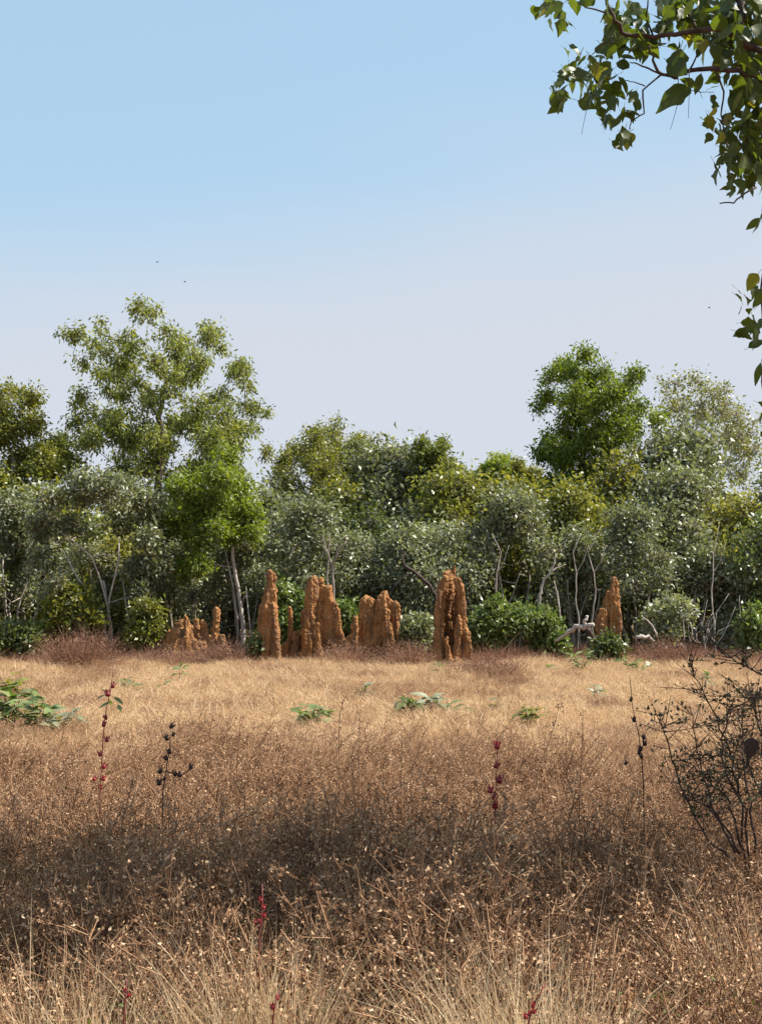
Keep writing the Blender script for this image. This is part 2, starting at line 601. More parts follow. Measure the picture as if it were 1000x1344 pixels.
mound('termite_mound', 39.6, [
    ([(598, 741, 2.8), (597.5, 750, 3.5), (596, 770, 5), (595, 800, 7), (595, 860, 9)], .72),
    ([(591.5, 746, 4.5), (591.5, 756, 6), (590, 775, 6.5), (588, 800, 7), (588, 860, 9)], .70),
    ([(583, 757, 3.6), (578.5, 772, 4.8), (576, 797, 5), (574.5, 825, 5.4), (575, 862, 7)], -.22),
    ([(587, 750, 4), (583, 763, 4), (579, 780, 4)], 0.05),
    ([(601, 758, 4.5), (603.5, 772, 4.8), (605, 790, 5), (606, 815, 5), (606, 860, 7)], -.2),
    ([(603, 764, 4), (605.5, 790, 5), (606.5, 815, 5.5), (607, 860, 7)], .12),
    ([(601, 760, 4.5), (604.5, 790, 6), (606, 815, 6.5), (606, 860, 8)], .45),
    ([(582, 762, 4), (578, 790, 5.5), (576.5, 820, 6), (577, 860, 8)], .12),
    ([(585, 756, 4.5), (580, 790, 6), (578.5, 820, 6.5), (579, 860, 8)], .45),
    ([(609, 801, 3), (610, 819, 3.6), (611.5, 840, 4), (612, 862, 6)], .05),
    ([(601, 806, 3.3), (600, 825, 4.4), (598, 847, 5.5), (597, 862, 6)], -.34),
    ([(607, 816, 4), (609.5, 836, 4.8), (610, 862, 6)], -.26),
    ([(585.5, 836, 2.4), (587, 850, 3.6), (588, 864, 5)], -.5),
    ([(597, 860, 3), (596, 866, 8), (596, 872, 13)], -.62)],
    'tallest red mound, split by a deep dark groove down its face', voxel=.02, seed=6)
mound('termite_mound', 41.3, [
    ([(805.5, 757, 2.6), (806, 770, 3.8), (805, 790, 6), (804, 850, 9)], 0),
    ([(800, 775, 3.2), (798, 790, 6), (796, 850, 10)], .1),
    ([(791, 797, 3), (790, 812, 6), (788, 850, 8)], -.1),
    ([(809, 792, 3), (809, 810, 4), (809, 850, 5)], -.15)],
    'pointed red spire leaning right beside the fallen pale log', seed=7)
mound('termite_mound', 41.4, [
    ([(283, 799, 4.2), (283.5, 815, 4.4), (283, 829, 4.6), (283, 858, 6)], 0),
    ([(290, 832, 3), (294, 842, 5), (297, 858, 9)], -.15),
    ([(277, 838, 4), (275, 858, 8)], .1)],
    'thin upright red post with a spreading foot left of the pale tree trunk', seed=8)
mound('termite_mound', 41.4, [
    ([(245, 807, 2.8), (246, 818, 4), (249, 834, 7), (250, 858, 12)], -.2),
    ([(258, 814, 3.2), (258, 830, 4.5), (259, 858, 9)], -.1),
    ([(268, 814.5, 3), (268, 832, 4), (268, 858, 8)], 0),
    ([(238, 816, 12), (238, 832, 22), (240, 858, 34)], .15), ([(258, 826, 12), (260, 858, 24)], .15),
    ([(224, 830, 9), (221, 858, 14)], .2),
    ([(264, 834, 10), (268, 858, 18)], .1)],
    'low slumped red mound with three small knobs half hidden in rusty grass', seed=9)


# ------------------------------------------------------------------ trees
def leafy(mb, centers, radii, n_leaf, L, W, per=11, droop=0.25, spread=0.30, mat=0, up=0.5):
    """Leaves gathered in sprays inside each clump (ellipsoids of unequal size)."""
    centers = np.asarray(centers, float)
    radii = np.asarray(radii, float)            # (n,3)
    vol = radii[:, 0] * radii[:, 2]
    w = vol / vol.sum()
    ns = max(1, int(n_leaf / per))
    idx = RNG.choice(len(centers), size=ns, p=w)
    d = nrm(RNG.normal(size=(ns, 3)))
    rr = RNG.random(ns) ** 0.42
    rr = np.where(RNG.random(ns) < .16, rr * RNG.uniform(1.0, 1.3, ns), rr)
    sc_ = centers[idx] + d * rr[:, None] * radii[idx]
    m = ns * per
    sp = np.repeat(sc_, per, 0)
    sr = np.repeat(radii[idx].mean(1), per)
    off = RNG.normal(size=(m, 3)) * (0.085 + spread * np.minimum(sr, 0.9) * 0.50)[:, None]
    c = sp + off
    axis = nrm(off + RNG.normal(size=(m, 3)) * 0.15) * 0.8 + RNG.normal(size=(m, 3)) * 0.5
    axis[:, 2] -= droop
    nor = RNG.normal(size=(m, 3)) * 0.7
    nor[:, 2] += up
    s = RNG.uniform(.7, 1.3, m)
    mb.leaves(c, axis, nor, L * s, W * s * RNG.uniform(.75, 1.2, m), mat)
    return sc_, idx


def limbs(mb, trunk_pts, trunk_r, centers, radii, r_end=0.012, sides=6, mat=0, wob=0.10, rlimb=0.55):
    """Trunk and limbs that fork from it to every clump."""
    P = np.array([tuple(p) for p in trunk_pts], float)
    k = len(P)
    tt = np.linspace(0, k - 1, (k - 1) * 4 + 1)
    PP = np.stack([np.interp(tt, np.arange(k), P[:, j]) for j in range(3)], 1)
    RR = np.interp(tt, np.arange(k), trunk_r)
    L = np.linalg.norm(P[-1] - P[0])
    PP[1:-1, :2] += RNG.normal(size=(len(PP) - 2, 2)) * L * 0.006
    mb.tube(PP, RR, sides + 1, mat, jit=.08)
    nodes = [(PP[i], RR[i]) for i in range(len(PP) // 3, len(PP))]
    order = np.argsort([min(np.linalg.norm(c - n[0]) for n in nodes) for c in centers])
    for i in order:
        c = np.array(centers[i])
        best, bc = None, 1e9
        for p, r in nodes:
            dv = c - p
            dd = np.linalg.norm(dv)
            cost = dd + 1.6 * max(0, p[2] - c[2] + 0.35 * dd)
            if cost < bc:
                best, bc = (p, r), cost
        p, r = best
        dd = np.linalg.norm(c - p)
        if dd < .05:
            continue
        n = 5
        pts = [p]
        for j in range(1, n + 1):
            t = j / n
            q = p * (1 - t) + c * t
            q = q + np.array([0, 0, -1.0]) * dd * .10 * math.sin(math.pi * t)
            if j < n:
                q = q + RNG.normal(size=3) * dd * wob * .45
            pts.append(q)
        r0 = max(min(r * .62, .012 + rlimb * .045 * dd), r_end)
        rs = [r0 + (r_end - r0) * (j / n) for j in range(n + 1)]
        mb.tube(pts, rs, max(4, sides - 1), mat)
        for j in range(1, n + 1):
            nodes.append((pts[j], rs[j]))


def twigs(mb, centers, sprays, idx, frac, r, mat=0):
    k = RNG.random(len(sprays)) < frac
    if k.sum() == 0:
        return
    c0 = np.asarray(centers)[idx[k]] + RNG.normal(size=(int(k.sum()), 3)) * .06
    s = sprays[k]
    mid = (c0 + s) / 2 + RNG.normal(size=s.shape) * .10 * np.linalg.norm(s - c0, axis=1, keepdims=True)
    mb.segs(c0, mid, r, r * .8, 3, mat)
    mb.segs(mid, s, r * .8, r * .45, 3, mat)


def pixel_tree(name, depth, trunk, clumps, n_leaf, L, W, leaf, bark, label, cat='tree', group=None, per=11, droop=.25,
               flat=.85, depth_r=1.0, spread=.3, tw=.8, twr=.008, dspread=.9, up=.5, rlimb=.55, wob=.10, extra=(), sub=3):
    """A tree set out from the positions of its leaf clumps at its own distance; clumps get depth of their own."""
    s = depth / F
    base = at(trunk[0][0], trunk[0][1], depth)
    base.z = 0
    T = []
    for px, py, r in trunk:
        p = at(px, py, depth)
        T.append((p.x - base.x, RNG.normal() * .05 * (p.z > .6), max(p.z, -.1) if len(T) else -.1))
    tr = [t[2] for t in trunk]
    xs_ = [c[0] for c in clumps]
    half = (max(xs_) - min(xs_)) / 2 * s
    mid = (max(xs_) + min(xs_)) / 2
    n_leaf = int(n_leaf * 1.9); L *= 1.2; W *= 1.3
    if sub > 1:
        clumps = [(px + RNG.uniform(-.5, .5) * r, py + RNG.uniform(-.4, .55) * r, r * RNG.uniform(.5, .85)) for (px, py, r) in clumps for _ in range(sub)]
    C, RD = [], []
    for (px, py, r) in clumps:
        q = at(px, py, depth)
        e = max(.12, 1 - ((px - mid) * s / (half + .3)) ** 2) ** .5
        C.append((q.x - base.x, RNG.uniform(-1, 1) * half * dspread * e, q.z))
        rm = r * s * .98
        RD.append((rm, rm * depth_r, rm * flat))
    C = np.array(C); RD = np.array(RD)
    root = empty(name, base, label, cat, group)
    tb = MB()
    limbs(tb, T, tr, list(C), RD, rlimb=rlimb, wob=wob)
    for pts in extra:
        eb = MB()
        eb.tube([tuple(at(a, b, depth) - base + Vector((0, dy, 0))) for a, b, dy, r in pts], [r for *_, r in pts], 5)
        eb.build('stem', M[bark], root, smooth=True)
    cb = MB()
    sp, idx = leafy(cb, C, RD, n_leaf, L, W, per, droop, spread, up=up)
    twigs(tb, C, sp, idx, tw, twr)
    tb.build('trunk', M[bark], root, smooth=True)
    cb.build('crown', M[leaf], root)
    return root


TREE_GROUP = 'trees standing above the thicket'
pixel_tree('gum_tree', 56, [(203, 845, .20), (205, 690, .17), (208, 600, .14), (213, 530, .11), (215, 470, .07)], [
    (110, 443, 17), (98, 471, 9), (93, 444, 8), (152, 440, 17), (135, 434, 9), (201, 418, 20), (262, 421, 20), (228, 441, 20),
    (281, 439, 11), (304, 476, 18), (319, 475, 10), (266, 474, 22), (228, 489, 18), (165, 475, 21), (128, 483, 15),
    (113, 529, 18), (160, 527, 18), (213, 539, 20), (258, 543, 24), (297, 549, 22), (325, 537, 17), (349, 542, 7), (331, 515, 8),
    (112, 567, 25), (171, 565, 25), (220, 579, 28), (274, 571, 23), (304, 587, 20), (95, 602, 28), (152, 609, 28),
    (205, 619, 28), (258, 606, 27), (296, 611, 26), (80, 581, 17), (120, 639, 28), (180, 649, 28), (240, 649, 28), (190, 454, 15), (245, 464, 16), (190, 509, 20), (235, 514, 18), (285, 509, 18), (140, 509, 16), (145, 549, 20), (300, 564, 20), (330, 569, 14), (240, 554, 20), (190, 594, 24), (250, 634, 24), (140, 589, 22), (150, 480, 18), (190, 470, 16), (245, 490, 20), (205, 555, 20), (130, 535, 16), (280, 580, 22), (160, 575, 24)],
    21000, .15, .055, 'gum_leaf', 'dark_bark', 'tall open-crowned gum tree rising highest above the thicket, sky showing through its crown',
    group=TREE_GROUP, droop=.8, per=12, tw=.9, twr=.011, spread=.3, rlimb=.4, sub=3)
pixel_tree('dense_tree', 54, [(752, 850, .17), (756, 700, .15), (762, 620, .13), (770, 560, .09)], [
    (748, 474, 16), (766, 472, 14), (748, 486, 20), (780, 492, 21), (723, 494, 16), (798, 490, 15), (827, 500, 13), (712, 526, 15), (744, 519, 22),
    (784, 523, 24), (816, 519, 18), (841, 530, 15), (864, 551, 13), (872, 570, 9), (733, 559, 20), (766, 551, 22),
    (802, 559, 24), (834, 562, 16), (721, 592, 21), (748, 596, 18), (800, 590, 18), (730, 630, 18), (826, 590, 11), (739, 610, 18), (735, 640, 18), (762, 640, 18), (745, 665, 18), (790, 612, 15), (768, 618, 18), (768, 585, 22), (752, 575, 20), (785, 560, 22), (810, 545, 20), (760, 525, 20)],
    17000, .13, .05, 'bright_leaf', 'dark_bark', 'dense rounded bright green tree rising above the thicket behind the pointed spire mound',
    group=TREE_GROUP, droop=.5, up=.55, spread=.3)
pixel_tree('sparse_tree', 59, [(905, 850, .12), (908, 720, .10), (906, 670, .09), (907, 640, .06)], [
    (877, 507, 16), (906, 499, 17), (938, 514, 20), (892, 530, 22), (928, 537, 25), (956, 541, 22), (978, 562, 20),
    (989, 591, 22), (858, 580, 14), (870, 610, 14), (930, 610, 16), (955, 615, 16), (980, 615, 16), (863, 541, 14), (899, 566, 20), (938, 573, 24), (964, 584, 22), (872, 590, 16)],
    3600, .12, .06, 'pale_leaf', 'pale_bark', 'thin-leaved pale tree with a fan of fine bare branches beside the dense green tree',
    group=TREE_GROUP, per=5, tw=1.0, twr=.011, spread=.5, rlimb=.5, sub=4,
    extra=[[(906, 670, 0, .045), (890, 630, -.2, .032), (872, 595, -.4, .02), (856, 560, -.5, .012)], [(906, 668, 0, .045), (896, 620, .3, .032), (888, 570, .5, .02), (880, 525, .6, .012)],
           [(907, 665, 0, .045), (912, 610, -.3, .032), (910, 560, -.5, .02), (908, 510, -.6, .012)], [(908, 668, 0, .045), (925, 620, .4, .032), (938, 575, .6, .02), (945, 525, .8, .012)],
           [(908, 670, 0, .045), (935, 635, -.3, .032), (960, 600, -.5, .02), (980, 570, -.6, .012)]])
pixel_tree('domed_tree', 55, [(442, 850, .15), (442, 700, .12), (442, 620, .08)], [
    (442, 560, 16), (420, 574, 19), (466, 574, 18), (394, 590, 19), (442, 588, 26), (484, 596, 18), (353, 592, 11), (372, 600, 15),
    (418, 610, 25), (460, 610, 25), (492, 620, 21), (512, 602, 13), (522, 612, 12), (380, 630, 24), (430, 645, 28), (480, 645, 26)],
    13000, .11, .05, 'olive_leaf', 'grey_bark', 'dome-shaped olive yellow tree rising behind the twin-peaked mound',
    group=TREE_GROUP, spread=.34)
pixel_tree('yellow_tree', 53, [(15, 850, .14), (15, 700, .12), (18, 600, .08)], [
    (10, 502, 11), (28, 522, 18), (0, 532, 20), (48, 560, 18), (15, 562, 24), (58, 588, 18), (25, 600, 26), (-20, 565, 28),
    (62, 620, 24), (10, 640, 28), (-40, 610, 30)],
    9000, .13, .06, 'yellow_leaf', 'grey_bark', 'yellow green tree at the left edge beside the tall gum',
    group=TREE_GROUP, droop=.4)
pixel_tree('slender_tree', 52, [(568, 850, .11), (568, 700, .09), (567, 610, .06)], [
    (557, 580, 9), (579, 580, 8), (555, 597, 12), (578, 597, 14), (592, 612, 14), (568, 612, 17), (553, 622, 16), (604, 624, 10),
    (560, 650, 22), (592, 650, 20)],
    5200, .12, .05, 'gum_leaf', 'dark_bark', 'slender tree with a pair of thin tops near the middle of the thicket',
    group=TREE_GROUP, spread=.32)
pixel_tree('pale_green_tree', 60, [(655, 850, .13), (655, 700, .1), (655, 640, .07)], [
    (640, 618, 12), (655, 613, 15), (672, 613, 12), (648, 632, 18), (672, 632, 16), (628, 630, 10)],
    4500, .11, .05, 'bright_leaf', 'grey_bark', 'light green treetop peeping over the thicket left of the dense tree',
    group=TREE_GROUP)
pixel_tree('rust_tree', 57, [(693, 850, .12), (692, 700, .1), (692, 640, .07)], [
    (683, 612, 9), (697, 622, 14), (688, 636, 16), (706, 640, 14)],
    3600, .11, .05, 'yellow_leaf', 'grey_bark', 'small yellowing treetop tucked against the left side of the dense tree',
    group=TREE_GROUP)
pixel_tree('leafy_tree', 43.5, [(321, 850, .075), (317, 800, .065), (308, 745, .055), (300, 690, .04)], [
    (300, 594, 15), (285, 615, 20), (260, 640, 22), (310, 640, 22), (240, 665, 20), (285, 665, 25), (330, 672, 19),
    (252, 700, 20), (296, 695, 22), (338, 700, 12), (262, 735, 17), (240, 745, 13), (228, 690, 14), (235, 640, 14)],
    11000, .115, .045, 'bright_leaf', 'pale_bark', 'bright green leafy tree on a pale forked trunk left of the slender column mound',
    group=TREE_GROUP, droop=.35, up=.6,
    extra=[[(311, 862, .1, .038), (312, 820, .12, .034), (306, 770, .05, .028), (294, 715, 0, .016)],
           [(330, 862, .3, .035), (327, 820, .25, .03), (322, 770, .2, .02)]])
pixel_tree('pale_stemmed_shrub', 42.5, [(146, 850, .06), (146, 830, .055), (142, 800, .045), (136, 762, .035)], [
    (80, 650, 20), (120, 640, 24), (160, 640, 24), (195, 660, 20), (60, 690, 20), (95, 690, 18), (150, 680, 22), (190, 700, 22),
    (205, 740, 20), (175, 740, 18), (60, 730, 16), (85, 770, 20), (100, 800, 16), (190, 775, 18)],
    8000, .12, .06, 'grey_leaf', 'pale_bark', 'grey-leaved shrub with crooked pale stems fanning out near the left edge',
    cat='shrub', group='shrubs of the thicket', spread=.34, tw=1.0, twr=.013,
    extra=[[(150, 858, -.2, .042), (149, 826, -.25, .038), (144, 795, -.3, .034), (135, 760, -.35, .030), (125, 732, -.4, .026), (100, 710, -.4, .02), (57, 682, -.3, .012)],
           [(143, 858, -.2, .05), (140, 815, -.3, .045), (125, 780, -.4, .04), (107, 760, -.45, .03), (87, 722, -.4, .012)],
           [(146, 800, -.3, .035), (147, 785, -.35, .035), (155, 755, -.4, .033), (160, 735, -.45, .03), (160, 705, -.4, .012)],
           [(122, 850, -.2, .035), (115, 822, -.35, .033), (118, 800, -.35, .028), (112, 775, -.3, .012)],
           [(125, 732, -.4, .03), (140, 728, -.45, .025), (152, 730, -.4, .012)],
           [(170, 845, -.1, .035), (173, 820, -.2, .033), (168, 800, -.2, .03), (163, 760, -.2, .014)]])


# --- the shrubs of the thicket: a few kinds, each copied as separate things
def shrub(name, H, Wd, n_leaf, L, W, leaf, bark, label, nclump=16, nstem=4, spread=.34, low=.22):
    root = empty(name, (0, 0, 0), label, 'shrub', 'shrubs of the thicket')
    C, RD = [], []
    for i in range(nclump):
        z = H * (low + (1 - low) * RNG.random() ** .8)
        t = (z / H - low) / (1 - low)
        w = Wd * .5 * (0.75 + .5 * math.sin(math.pi * min(1, t * .9 + .1))) * (1 - .55 * t * t)
        a = RNG.uniform(0, 2 * math.pi)
        q = math.sqrt(RNG.random())
        C.append((math.cos(a) * w * q, math.sin(a) * w * q * .8, z - .25))
        r = RNG.uniform(.38, .68)
        RD.append((r, r, r * .85))
    C = np.array(C); RD = np.array(RD)
    tb, cb = MB(), MB()
    for s_ in range(nstem):
        a = 2 * math.pi * (s_ + RNG.random() * .6) / nstem
        b0 = np.array([math.cos(a) * .14, math.sin(a) * .14, -.1])
        lean = RNG.uniform(.15, .42)
        top = np.array([math.cos(a) * H * lean * .6, math.sin(a) * H * lean * .6, H * RNG.uniform(.5, .72)])
        mid = b0 * .5 + top * .5 + RNG.normal(size=3) * .14
        sel = [i for i in range(nclump) if (i % nstem) == s_]
        r = RNG.uniform(.04, .07)
        limbs(tb, [b0, mid, top], [r, r * .75, r * .5], list(C[sel]), RD[sel], r_end=.010, sides=5, wob=.16, rlimb=.4)
    sp, idx = leafy(cb, C, RD, n_leaf, L, W, 9, .2, spread, up=.55)
    # bare pale branchlets that stick out of the foliage
    for k in range(26):
        i = int(RNG.integers(0, nclump))
        out = np.array([C[i][0], C[i][1], 0.0])
        out = out / max(.3, np.linalg.norm(out))
        a0 = C[i] * np.array([.75, .75, .82]) + RNG.normal(size=3) * .12
        a1 = a0 + out * RNG.uniform(.25, .5) + RNG.normal(size=3) * .16 + np.array([0, 0, .2])
        a2 = a1 + out * RNG.uniform(.15, .45) + RNG.normal(size=3) * .2 + np.array([0, 0, .25])
        a3 = a1 + RNG.normal(size=3) * .3 + np.array([0, 0, .25])
        tb.tube([a0, a1, a2], [.020, .014, .005], 4)
        tb.tube([a1, a3], [.011, .004], 4)
    twigs(tb, C, sp, idx, .9, .0105)
    tb.build('trunk', M[bark], root, smooth=True)
    cb.build('crown', M[leaf], root)
    return root


PROTO = [
    shrub('glossy_shrub', 5.0, 3.6, 9000, .165, .088, 'grey_leaf', 'pale_bark', 'x', 22, 5),
    shrub('glossy_shrub', 4.6, 3.2, 8000, .155, .085, 'grey_leaf', 'pale_bark', 'x', 20, 4),
    shrub('glossy_shrub', 5.3, 3.4, 8500, .16, .08, 'dark_leaf', 'grey_bark', 'x', 20, 4),
    shrub('glossy_shrub', 4.2, 3.0, 7000, .17, .092, 'grey_leaf', 'pale_bark', 'x', 18, 6, low=.16),
    shrub('glossy_shrub', 5.0, 3.2, 8000, .15, .074, 'olive_leaf', 'grey_bark', 'x', 20, 4),
]
PROTO_USED = [False] * len(PROTO)
LAND = [(15, 'the left edge of the picture'), (75, 'the pale-stemmed shrub'), (150, 'the rusty grass heap'), (235, 'the slumped low mound'),
        (285, 'the thin upright post'), (355, 'the slender column mound'), (420, 'the twin-peaked mound'), (490, 'the two-domed mound'),
        (545, 'the dark leaning branch'), (592, 'the tallest grooved mound'), (650, 'the leafy green bush'), (705, 'the bare pale branches'),
        (765, 'the fallen pale log'), (800, 'the pointed spire mound'), (850, 'the bleached stick'), (900, 'the tangle of dead grey sticks'),
        (950, 'the bright bush at the right edge'), (995, 'the right edge of the picture')]
LOOKS = {'grey_leaf': 'grey-green glossy shrub', 'dark_leaf': 'dark green shrub', 'olive_leaf': 'olive green shrub',
         'yellow_leaf': 'yellow-green shrub', 'fresh_leaf': 'fresh green shrub'}
used_labels = set()


def shrub_label(look, row, px):
    pos = ['standing right behind', 'deeper in the thicket, its top above', 'farthest back, peeping over the thicket above'][row]
    if px < -10 or px > 1010:
        return f"{look} continuing the thicket past the {'left' if px < 0 else 'right'} edge"
    for lx, nm in sorted(LAND, key=lambda l: abs(l[0] - px)):
        for q in (pos, pos + ' the space just left of' if px < lx else pos + ' the space just right of'):
            t = f'{look} {q} {nm}'
            if t not in used_labels and len(t.split()) <= 16:
                used_labels.add(t)
                return t
    return f'{look} in the thicket'


def put_shrub(row, x, y, kind, leaf=None, sc=1.0, zs=1.0):
    px = 500 + x / y * F
    if leaf is None:
        leaf = 'grey_leaf'
    lab = shrub_label(LOOKS[leaf], row, px)
    rz = RNG.uniform(0, 6.28)
    if not PROTO_USED[kind]:
        PROTO_USED[kind] = True
        o = PROTO[kind]
        o.location = (x, y, 0); o.rotation_euler = (0, 0, rz); o.scale = (sc, sc, sc * zs)
        o['label'] = lab
        for c in o.children:
            if c.name.startswith('crown'):
                c.material_slots[0].link = 'OBJECT'
                c.material_slots[0].material = M[leaf]
        return
    dup(PROTO[kind], (x, y, 0), rz, (sc, sc, sc * zs), lab, 'shrubs of the thicket', {'crown': M[leaf]})


rowdef = [(44.9, 1.75, .88, -17, 17), (48.3, 1.9, 1.14, -18.5, 18.5), (52.2, 1.9, 1.38, -20, 20)]
for row, (yy, step, hs, xa, xb) in enumerate(rowdef):
    x = xa + row * .5
    while x < xb:
        xx, y = x + RNG.uniform(-.5, .5), yy + RNG.uniform(-.9, .9)
        px = 500 + xx / y * F
        leaf = RNG.choice(['grey_leaf', 'grey_leaf', 'grey_leaf', 'dark_leaf', 'olive_leaf', 'yellow_leaf'],
                          p=[.25, .2, .16, .09, .17, .13]) if row else RNG.choice(['grey_leaf', 'olive_leaf', 'dark_leaf'], p=[.72, .14, .14])
        put_shrub(row, xx, y, int(RNG.integers(0, 5)), str(leaf), hs * RNG.uniform(.80, 1.14), RNG.uniform(.92, 1.08))
        x += step * RNG.uniform(.85, 1.15)


# ------------------------------------------------------------------ stuff scattered by geometry nodes
def scatter(name, protos, pts, rot, scl, var, kind='stuff'):
    """ONE object: copies of the given prototype meshes on points."""
    me = bpy.data.meshes.new(name)
    me.vertices.add(len(pts))
    me.vertices.foreach_set('co', np.asarray(pts, float).ravel())
    a = me.attributes.new('rot', 'FLOAT_VECTOR', 'POINT'); a.data.foreach_set('vector', np.asarray(rot, float).ravel())
    a = me.attributes.new('scl', 'FLOAT_VECTOR', 'POINT'); a.data.foreach_set('vector', np.asarray(scl, float).ravel())
    a = me.attributes.new('var', 'INT', 'POINT'); a.data.foreach_set('value', np.asarray(var, dtype=np.int32))
    me.update()
    o = bpy.data.objects.new(name, me)
    COL.objects.link(o)
    o['kind'] = kind
    ng = bpy.data.node_groups.new(name, 'GeometryNodeTree')
    ng.interface.new_socket('Geometry', in_out='INPUT', socket_type='NodeSocketGeometry')
    ng.interface.new_socket('Geometry', in_out='OUTPUT', socket_type='NodeSocketGeometry')
    N = ng.nodes.new
    gi, go = N('NodeGroupInput'), N('NodeGroupOutput')
    iop = N('GeometryNodeInstanceOnPoints')
    jn = N('GeometryNodeJoinGeometry')
    for p in protos:
        oi = N('GeometryNodeObjectInfo')
        oi.inputs['Object'].default_value = p
        oi.inputs['As Instance'].default_value = False
        g2i = N('GeometryNodeGeometryToInstance')
        ng.links.new(oi.outputs['Geometry'], g2i.inputs[0])
        ng.links.new(g2i.outputs[0], jn.inputs[0])
    ng.links.new(gi.outputs[0], iop.inputs['Points'])
    ng.links.new(jn.outputs[0], iop.inputs['Instance'])
    iop.inputs['Pick Instance'].default_value = True

    def attr(nm, dt):
        n = N('GeometryNodeInputNamedAttribute')
        n.data_type = dt
        n.inputs['Name'].default_value = nm
        return n.outputs['Attribute']
    ng.links.new(attr('var', 'INT'), iop.inputs['Instance Index'])
    ng.links.new(attr('rot', 'FLOAT_VECTOR'), iop.inputs['Rotation'])
    ng.links.new(attr('scl', 'FLOAT_VECTOR'), iop.inputs['Scale'])
    ng.links.new(iop.outputs[0], go.inputs[0])
    md = o.modifiers.new('scatter', 'NODES')
    md.node_group = ng
    return o


def proto(mb, name, mats):
    return bpy.data.objects.new(name, mb.mesh(name, mats))       # not linked to the scene: only a source of shape


def polar(n, rmax):
    a = RNG.uniform(0, 2 * math.pi, n)
    r = rmax * np.sqrt(RNG.random(n))
    return np.stack([np.cos(a) * r, np.sin(a) * r, np.zeros(n)], 1)


def weed_proto(i, H, nst, spread, hs=1.0, nh=4, ntw=8):
    """Brittle dried herb: leaning stems, side twigs, whorls of papery husks."""
    mb = MB()
    p = polar(nst, .10)
    d = nrm(np.stack([RNG.normal(size=nst) * spread, RNG.normal(size=nst) * spread, np.ones(nst)], 1))
    h = H * RNG.uniform(.6, 1.08, nst)
    bend = RNG.normal(size=(nst, 3)) * np.array([.12, .12, .02])
    prev = p
    for k in range(1, 4):
        t = k / 3
        q = p + d * (h * t)[:, None] + bend * (h * t * t)[:, None]
        mb.segs(prev, q, .0031 - .0007 * (k - 1), .0031 - .0007 * k, 3, 0)
        prev = q
    t = RNG.uniform(.18, .98, (nst, ntw))
    b = p[:, None] + d[:, None] * (h[:, None] * t)[..., None] + bend[:, None] * (h[:, None] * t * t)[..., None]
    td = RNG.normal(size=(nst, ntw, 3)); td[..., 2] = np.abs(td[..., 2]) * .7 + .25
    td = nrm(td)
    tl = RNG.uniform(.06, .20, (nst, ntw, 1)) * (1.15 - t[..., None] * .6)
    e = b + td * tl
    B, E = b.reshape(-1, 3), e.reshape(-1, 3)
    mb.segs(B, E, .0018, .0010, 3, 0)
    u = RNG.uniform(.25, 1.0, (len(B), nh, 1))
    c = (B[:, None] * (1 - u) + E[:, None] * u).reshape(-1, 3)
    n = len(c)
    c = c + RNG.normal(size=(n, 3)) * .006
    ax = RNG.normal(size=(n, 3)); ax[:, 2] += .2
    mb.leaves(c, ax, RNG.normal(size=(n, 3)), hs * RNG.uniform(.009, .019, n), hs * RNG.uniform(.005, .011, n), 1, .35)
    return proto(mb, f'weed_shape', [M['weed_stem'], M['weed_husk']])


def grass_proto(n, H, rad, w, mat, lean=.35, bendk=.45, husk=0, seg=3):
    mb = MB()
    p = polar(n, rad)
    d = np.stack([RNG.normal(size=n) * lean, RNG.normal(size=n) * lean, np.ones(n)], 1)
    bend = RNG.normal(size=(n, 3)) * bendk
    bend[:, 2] = -np.abs(bend[:, 2]) * .7
    h = H * RNG.uniform(.45, 1.1, n)
    mb.blades(p, d, bend, h, w * RNG.uniform(.7, 1.3, n), seg, 0)
    mats = [M[mat]]
    if husk:
        k = RNG.integers(0, n, husk)
        dn = nrm(d)
        t = RNG.uniform(.5, 1.0, (husk, 1))
        c = p[k] + dn[k] * h[k, None] * t + bend[k] * h[k, None] * t * t
        mb.leaves(c, RNG.normal(size=(husk, 3)) + np.array([0, 0, .8]), RNG.normal(size=(husk, 3)), RNG.uniform(.01, .03, husk),
                  RNG.uniform(.005, .011, husk), 1, .3)
        mats.append(M['weed_husk'])
    return proto(mb, 'grass_shape', mats)


def field_noise(x, y, s, o=0.0):
    return np.array([noise.noise(Vector((a * s + o, b * s - o, o))) for a, b in zip(x, y)])


def wedge(n, y0, y1, margin, k=.30):
    """Random points over the part of the ground in and around the view between two distances."""
    y = np.sqrt(RNG.uniform(0, 1, n) * ((y1 * k + margin) ** 2 - (y0 * k + margin) ** 2) + (y0 * k + margin) ** 2)
    y = (y - margin) / k
    x = RNG.uniform(-1, 1, n) * (y * k + margin)
    return x, y


def rots(n, tilt=.12):
    return np.stack([RNG.normal(size=n) * tilt, RNG.normal(size=n) * tilt, RNG.uniform(0, 2 * math.pi, n)], 1)


# tall brittle weeds of the foreground
WP = [weed_proto(i, .62, 8, .30, .85, 5, 9) for i in range(5)] + [weed_proto(i, .62, 9, .34, .62, 8, 10) for i in range(5)]
x, y = wedge(7600, 1.7, 16.5, 1.6)
edge = 13.8 + field_noise(x, y, .35, 3) * 2.0 + field_noise(x, y, 1.3, 9) * 1.0
keep = y < edge + RNG.normal(size=len(x)) * .8
x, y, edge = x[keep], y[keep], edge[keep]
hn = 1.0 + .36 * field_noise(x, y, .55, 5) + .42 * field_noise(x, y, 1.5, 2)
hn = np.where(field_noise(x, y, 2.4, 77) < -.28, hn * .5, hn)
taper = np.clip((edge - y) / 2.5, .62, 1) * np.clip(.8 + (y - 3.4) * .15, .8, 1)
s = 1.13 * hn * taper * RNG.uniform(.8, 1.15, len(x))
